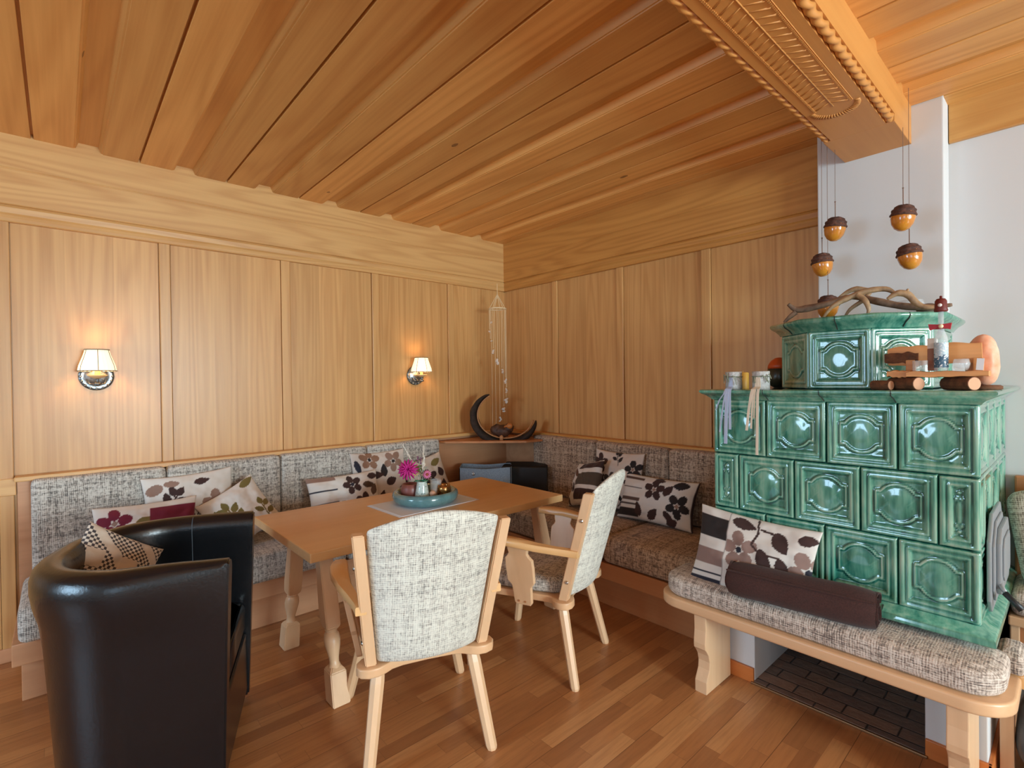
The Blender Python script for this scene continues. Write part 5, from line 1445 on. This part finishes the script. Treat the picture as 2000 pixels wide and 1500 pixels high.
# ================================================================= table centrepiece
TT = .7205
LACE = NT('white_linen'); _n = LACE.noise(LACE.obj(), 260, 2); LACE.bump(_n, .4, .001); LACE = LACE.set(Base_Color=srgb(214, 218, 224), Roughness=.9)
g = G(); ca = math.radians(2)
R_ = Matrix.Translation((-2.795, 1.73, TT)) @ Matrix.Rotation(ca, 4, 'Z')
g.box(-.19, .19, -.275, .275, 0, .003, M=R_)
dr = tag(g.make('table_runner', LACE), 'small white fringed linen mat under the teal dish', 'table mat')
g = G()
for s in (-1, 1):
    for k in range(38):
        x = -.188 + .376 * k / 37; g.tube([R_ @ Vector((x, s * .275, .0015)), R_ @ Vector((x + .002 * math.sin(k * 2.1), s * .30, .0012))], .0016, 4)
g.make('fringe', LACE, dr)
DC = Vector((-2.80, 1.745, TT + .0035))
TEAL = mottled('teal_glaze', srgb(70, 112, 118), srgb(100, 142, 146), 12, .12, .05, Coat_Weight=.6)
g = G(); g.lathe([(.001, 0), (.15, .0), (.182, .007), (.204, .026), (.211, .048), (.206, .068), (.192, .079), (.178, .076), (.166, .060), (.158, .018), (.10, .014), (.001, .014)], 56, cap=False)
tag(g.make('teal_dish', TEAL, None, True, loc=tuple(DC)), 'round teal glazed ceramic dish with a thick rounded rim on the table', 'dish')
DZ = DC.z + .0145
# direction helpers: right (as seen) and away from the room
rt_ = Vector((.667, .745, 0)); aw = Vector((-.745, .667, 0))
def on_dish(r, a): p = DC + rt_ * r + aw * a; return (p.x, p.y, DZ)
vp = tag(empty('brown_pot', on_dish(-.095, .0)), 'small round red-brown ceramic pot at the left in the teal dish', 'pot')
g = G(); g.lathe([(.028, 0), (.050, .004), (.058, .03), (.058, .06), (.050, .083), (.044, .085), (.046, .06), (.040, .02), (.001, .02)], 28); g.make('pot_body', mottled('red_clay', srgb(112, 56, 48), srgb(140, 84, 76), 14, .4, .1), vp, True)
vz = tag(empty('vase', on_dish(-.012, -.055)), 'little speckled pale green vase in the middle of the teal dish', 'vase')
SPK = NT('speckled_glaze'); _o = SPK.obj(); _s = SPK.math('GREATER_THAN', SPK.noise(_o, 120, 2), .62)
SPK = SPK.set(Base_Color=SPK.mix(_s, srgb(196, 208, 200), srgb(120, 140, 140)), Roughness=.2, Coat_Weight=.4)
g = G(); g.lathe([(.030, 0), (.040, .004), (.042, .03), (.034, .075), (.029, .098), (.030, .104), (.026, .104), (.025, .07), (.001, .02)], 26); g.make('vase_body', SPK, vz, True)
gl = tag(empty('candle_glass', on_dish(.062, .03)), 'clear glass jar with a pale candle between the vase and the gold votive', 'jar')
g = G(); g.lathe([(.001, 0), (.030, 0), (.033, .004), (.033, .098), (.0315, .098), (.031, .006), (.001, .005)], 24, cap=False); g.make('glass', GLASS, gl, True)
g = G(); g.lathe([(.029, .006), (.029, .045), (.001, .047)], 20); g.make('wax', plain('peach_wax', srgb(212, 164, 124), .5), gl, True)
GOLD = mottled('mercury_glass', srgb(190, 140, 82), srgb(120, 80, 44), 60, .16, .3, 3, Metallic=.85)
g = G(); g.lathe([(.026, 0), (.036, .006), (.043, .030), (.042, .056), (.037, .074), (.035, .074), (.039, .055), (.038, .03), (.001, .012)], 26)
tag(g.make('gold_votive', GOLD, None, True, loc=on_dish(.118, .01)), 'round mottled gold votive glass at the right of the teal dish', 'candle holder').scale = (1.05, 1.05, 1.3)
PEB = plain('pale_pebble', srgb(206, 160, 132), .5)
for k, (a, b, zz, lab) in enumerate(((.052, -.065, .018, 'lower'), (.056, -.060, .052, 'upper'))):
    g = G(); g.ball((0, 0, 0), .022, .020, .018, 12); q = on_dish(a, b); tag(g.make('pebble', PEB, None, True, loc=(q[0], q[1], DZ + zz)), lab + ' of two rounded peach pebbles beside the speckled vase', 'pebble', 'pebbles in the teal dish')
# flowers: each stands in the pot or the vase
for o_ in (vp, vz, gl): o_.scale = (1.08, 1.08, 1.25)
vb = Vector(on_dish(-.012, -.055)) + Vector((0, 0, .022)); vtop = vb + Vector((0, 0, .10))
PINK = plain('dahlia_pink', srgb(206, 40, 140), .6); PINK2 = plain('petal_pink', srgb(232, 130, 170), .6); GRN = plain('leaf_green', srgb(30, 110, 76), .5); STEM = plain('stem_green', srgb(96, 130, 96), .6)
PAMP = mottled('dry_plume', srgb(224, 216, 200), srgb(190, 176, 160), 80, .9, .5); SAGE = plain('sage', srgb(150, 176, 156), .7); MAUVE = plain('mauve', srgb(120, 76, 96), .7); CORE = plain('flower_core', srgb(150, 70, 40), .7)
def petal(g, c, d, up, L, W):
    d = d.normalized(); s = d.cross(up).normalized(); n_ = s.cross(d).normalized()
    rows = [(0, .25), (.3, .8), (.65, 1), (.9, .6), (1, .1)]
    vs = []; fs = []
    for t, w_ in rows:
        lift = n_ * (L * .12 * math.sin(t * PI))
        vs += [c + d * (L * t) + s * (W * w_) + lift, c + d * (L * t) - s * (W * w_) + lift, c + d * (L * t) - n_ * .0008 * 1 + lift * .6]
    for i in range(len(rows) - 1):
        a = i * 3; fs += [(a, a + 3, a + 5, a + 2), (a + 2, a + 5, a + 4, a + 1), (a + 1, a + 4, a + 3, a)]
    g.add(vs, fs)
def stem(f, a, b, r=.0016, mat=None):
    g = G(); m_ = (a + b) / 2 + Vector((0, 0, .01)); o_ = f.location
    g.tube([a - o_, m_ - o_, b - o_], r, 5); g.make('stem', mat or STEM, f)
toward = -aw
hc = vb + rt_ * -.082 + toward * .02 + Vector((0, 0, .185))
f1 = tag(empty('dahlia', tuple(vtop)), 'large magenta-pink dahlia leaning left out of the vase', 'flower'); stem(f1, vtop - Vector((0, 0, .06)), hc)
g = G(); axis = (toward + Vector((0, 0, .35)) - rt_ * .15).normalized(); e1 = axis.cross(Vector((0, 0, 1))).normalized(); e2 = axis.cross(e1)
for ring_, (nn_, th_, L_) in enumerate(((17, 1.8, .068), (16, 1.4, .068), (13, 1.05, .062), (10, .7, .052), (6, .3, .040))):
    for k in range(nn_):
        a = 2 * PI * k / nn_ + ring_ * .4; d = axis * math.cos(th_) + (e1 * math.cos(a) + e2 * math.sin(a)) * math.sin(th_)
        petal(g, hc - f1.location, d, axis, L_, .0060)
g.make('petals', PINK, f1, True)
hc2 = vb + rt_ * .040 + toward * .03 + Vector((0, 0, .155))
f2 = tag(empty('pink_aster', tuple(vtop)), 'small light pink daisy-like flower at the right of the vase', 'flower'); stem(f2, vtop - Vector((0, 0, .06)), hc2)
g = G()
for k in range(13):
    a = 2 * PI * k / 13; d = (e1 * math.cos(a) + e2 * math.sin(a)) + axis * .25; petal(g, hc2 - f2.location, d, axis, .030, .006)
g.make('petals', PINK2, f2, True)
g = G(); g.ball(tuple(hc2 - f2.location + axis * .004), .009, n=10); g.make('flower_centre', CORE, f2, True)
hc3 = vb + rt_ * .008 + toward * .0 + Vector((0, 0, .21))
f3 = tag(empty('mauve_bud', tuple(vtop)), 'small mauve seed head rising between dahlia and plume', 'flower'); stem(f3, vtop - Vector((0, 0, .05)), vb + rt_ * -.018 + Vector((0, 0, .235)))
g = G()
for k in range(9): g.ball(tuple(vb + rt_ * (-.018 + .012 * math.cos(k * 2.1)) + aw * .01 * math.sin(k * 2.1) + Vector((0, 0, .222 + .005 * k)) - f3.location), .0065, n=7)
g.make('seed_head', MAUVE, f3, True)
def plume(name, base, pts, lab, r=.008, mat=PAMP):
    f = tag(empty(name, tuple(base)), lab, 'dried flower'); stem(f, base - Vector((0, 0, .05)), pts[0], .0018, mat)
    g = G(); rnd = random.Random(len(lab))
    P_ = [Vector(p) - Vector(f.location) for p in pts]
    for i in range(len(P_) - 1):
        for k in range(18):
            t = k / 18; c = P_[i] * (1 - t) + P_[i + 1] * t; d = (P_[i + 1] - P_[i]).normalized()
            s = (i + t) / (len(P_) - 1); rr_ = r * (1 - .75 * s)
            v = Vector((rnd.uniform(-1, 1), rnd.uniform(-1, 1), rnd.uniform(-1, 1))) * rr_
            g.tube([c, c + v * .6 + d * .010, c + v + d * .022], [.0034, .0034, .0012], 5)
    g.make('plume', mat, f, True)
plume('dry_plume', vtop, [vb + rt_ * .008 + Vector((0, 0, .17)), vb + rt_ * .012 + Vector((0, 0, .23)), vb + rt_ * .014 + Vector((0, 0, .325))], 'upright creamy dried plume in the middle of the vase', .014)
plume('dry_plume', vtop, [vb + rt_ * -.05 + Vector((0, 0, .21)), vb + rt_ * -.075 + Vector((0, 0, .26)), vb + rt_ * -.115 + Vector((0, 0, .335))], 'pale grass plume arching to the upper left of the vase', .009)
plume('dry_plume', vtop, [vb + rt_ * -.01 + Vector((0, 0, .16)), vb + rt_ * -.035 + toward * .03 + Vector((0, 0, .15)), vb + rt_ * -.06 + toward * .04 + Vector((0, 0, .165))], 'short straw-coloured ear in front of the dahlia', .007, mottled('straw', srgb(206, 176, 140), srgb(180, 150, 110), 60, .9))
f6 = tag(empty('sage_sprig', tuple(vtop)), 'grey-green leafy sprig in the vase', 'foliage'); stem(f6, vtop - Vector((0, 0, .05)), vb + rt_ * .02 + Vector((0, 0, .17)))
g = G(); rnd = random.Random(5)
for k in range(22):
    c = vb + rt_ * rnd.uniform(-.015, .04) + aw * rnd.uniform(-.02, .02) + Vector((0, 0, rnd.uniform(.125, .20))) - f6.location
    petal(g, c, Vector((rnd.uniform(-1, 1), rnd.uniform(-1, 1), rnd.uniform(.2, 1))), Vector((.1, .2, 1)), .022, .0055)
g.make('leaves', SAGE, f6, True)
f7 = tag(empty('green_leaves', tuple(vtop)), 'dark green leaves spilling over the rim of the speckled vase', 'foliage'); stem(f7, vtop - Vector((0, 0, .05)), vb + Vector((0, 0, .125)))
g = G()
for ang, L_, W__, dz in ((-1, .055, .016, .0), (-.8, .05, .014, .15), (.9, .05, .018, .1), (.4, .045, .018, .2), (1.0, .04, .014, -.2), (0.1, .035, .014, .3)):
    petal(g, vtop - f7.location + Vector((0, 0, .008)), rt_ * ang + toward * (1 - abs(ang) * .4) * .8 + Vector((0, 0, dz)), Vector((0, 0, 1)), L_, W__)
g.make('leaves', GRN, f7, True)

# ================================================================= things at the right edge, beyond the stove
wb2 = tag(empty('settle', (.35, 3.15, 0)), 'wooden settle against the white wall right of the stove, only its left end visible', 'bench')
g = G(); g.box(-.200, 1.2, 2.985, 3.34, .435, .475, b=.006); loc(g, wb2, 'seat_board', BEECHX)
g = G(); g.box(-.195, -.165, 3.00, 3.34, 0, .435, b=.004); loc(g, wb2, 'side_panel', BEECHZ)
g = G(); g.box(1.13, 1.16, 3.00, 3.34, 0, .435, b=.004); loc(g, wb2, 'side_panel', BEECHZ)
g = G(); g.box(-.200, 1.2, 3.345, 3.385, .30, 1.02, b=.008); loc(g, wb2, 'back_board', BASEW)
g = G(); g.box(-.165, 1.13, 3.005, 3.03, .05, .43, b=.003); loc(g, wb2, 'front_panel', BASEW)
vs, fs = rbox(.62, .35, .10, .035, .012, (18, 14, 8)); o = mesh('seat_cushion', vs, fs, TWEEDB, None, True, (.115, 3.155, .527)); tag(o, 'tweed seat cushion on the settle against the white wall', 'cushion')
vs, fs = rbox(.50, .13, .40, .055, .02, (18, 12, 16)); o = mesh('tweed_pillow', vs, fs, TWEEDB, None, True, (.055, 3.175, .80)); o.rotation_euler = (math.radians(-12), math.radians(-10), 0)
tag(o, 'plump beige tweed pillow on the settle at the right edge of the view', 'pillow')
BAG = mottled('grey_bag_leather', srgb(52, 54, 56), srgb(96, 98, 98), 12, .35, .3)
vs, fs = rbox(.38, .30, .33, .11, .02, (18, 16, 14)); vs = [v + Vector((1, 1, 1)) * .016 * mnoise.noise(v * 7) for v in vs]
o = mesh('floor_bag', vs, fs, BAG, None, True, (.030, 2.705, .172)); tag(o, 'dark grey leather bag on the floor at the lower right edge', 'bag')
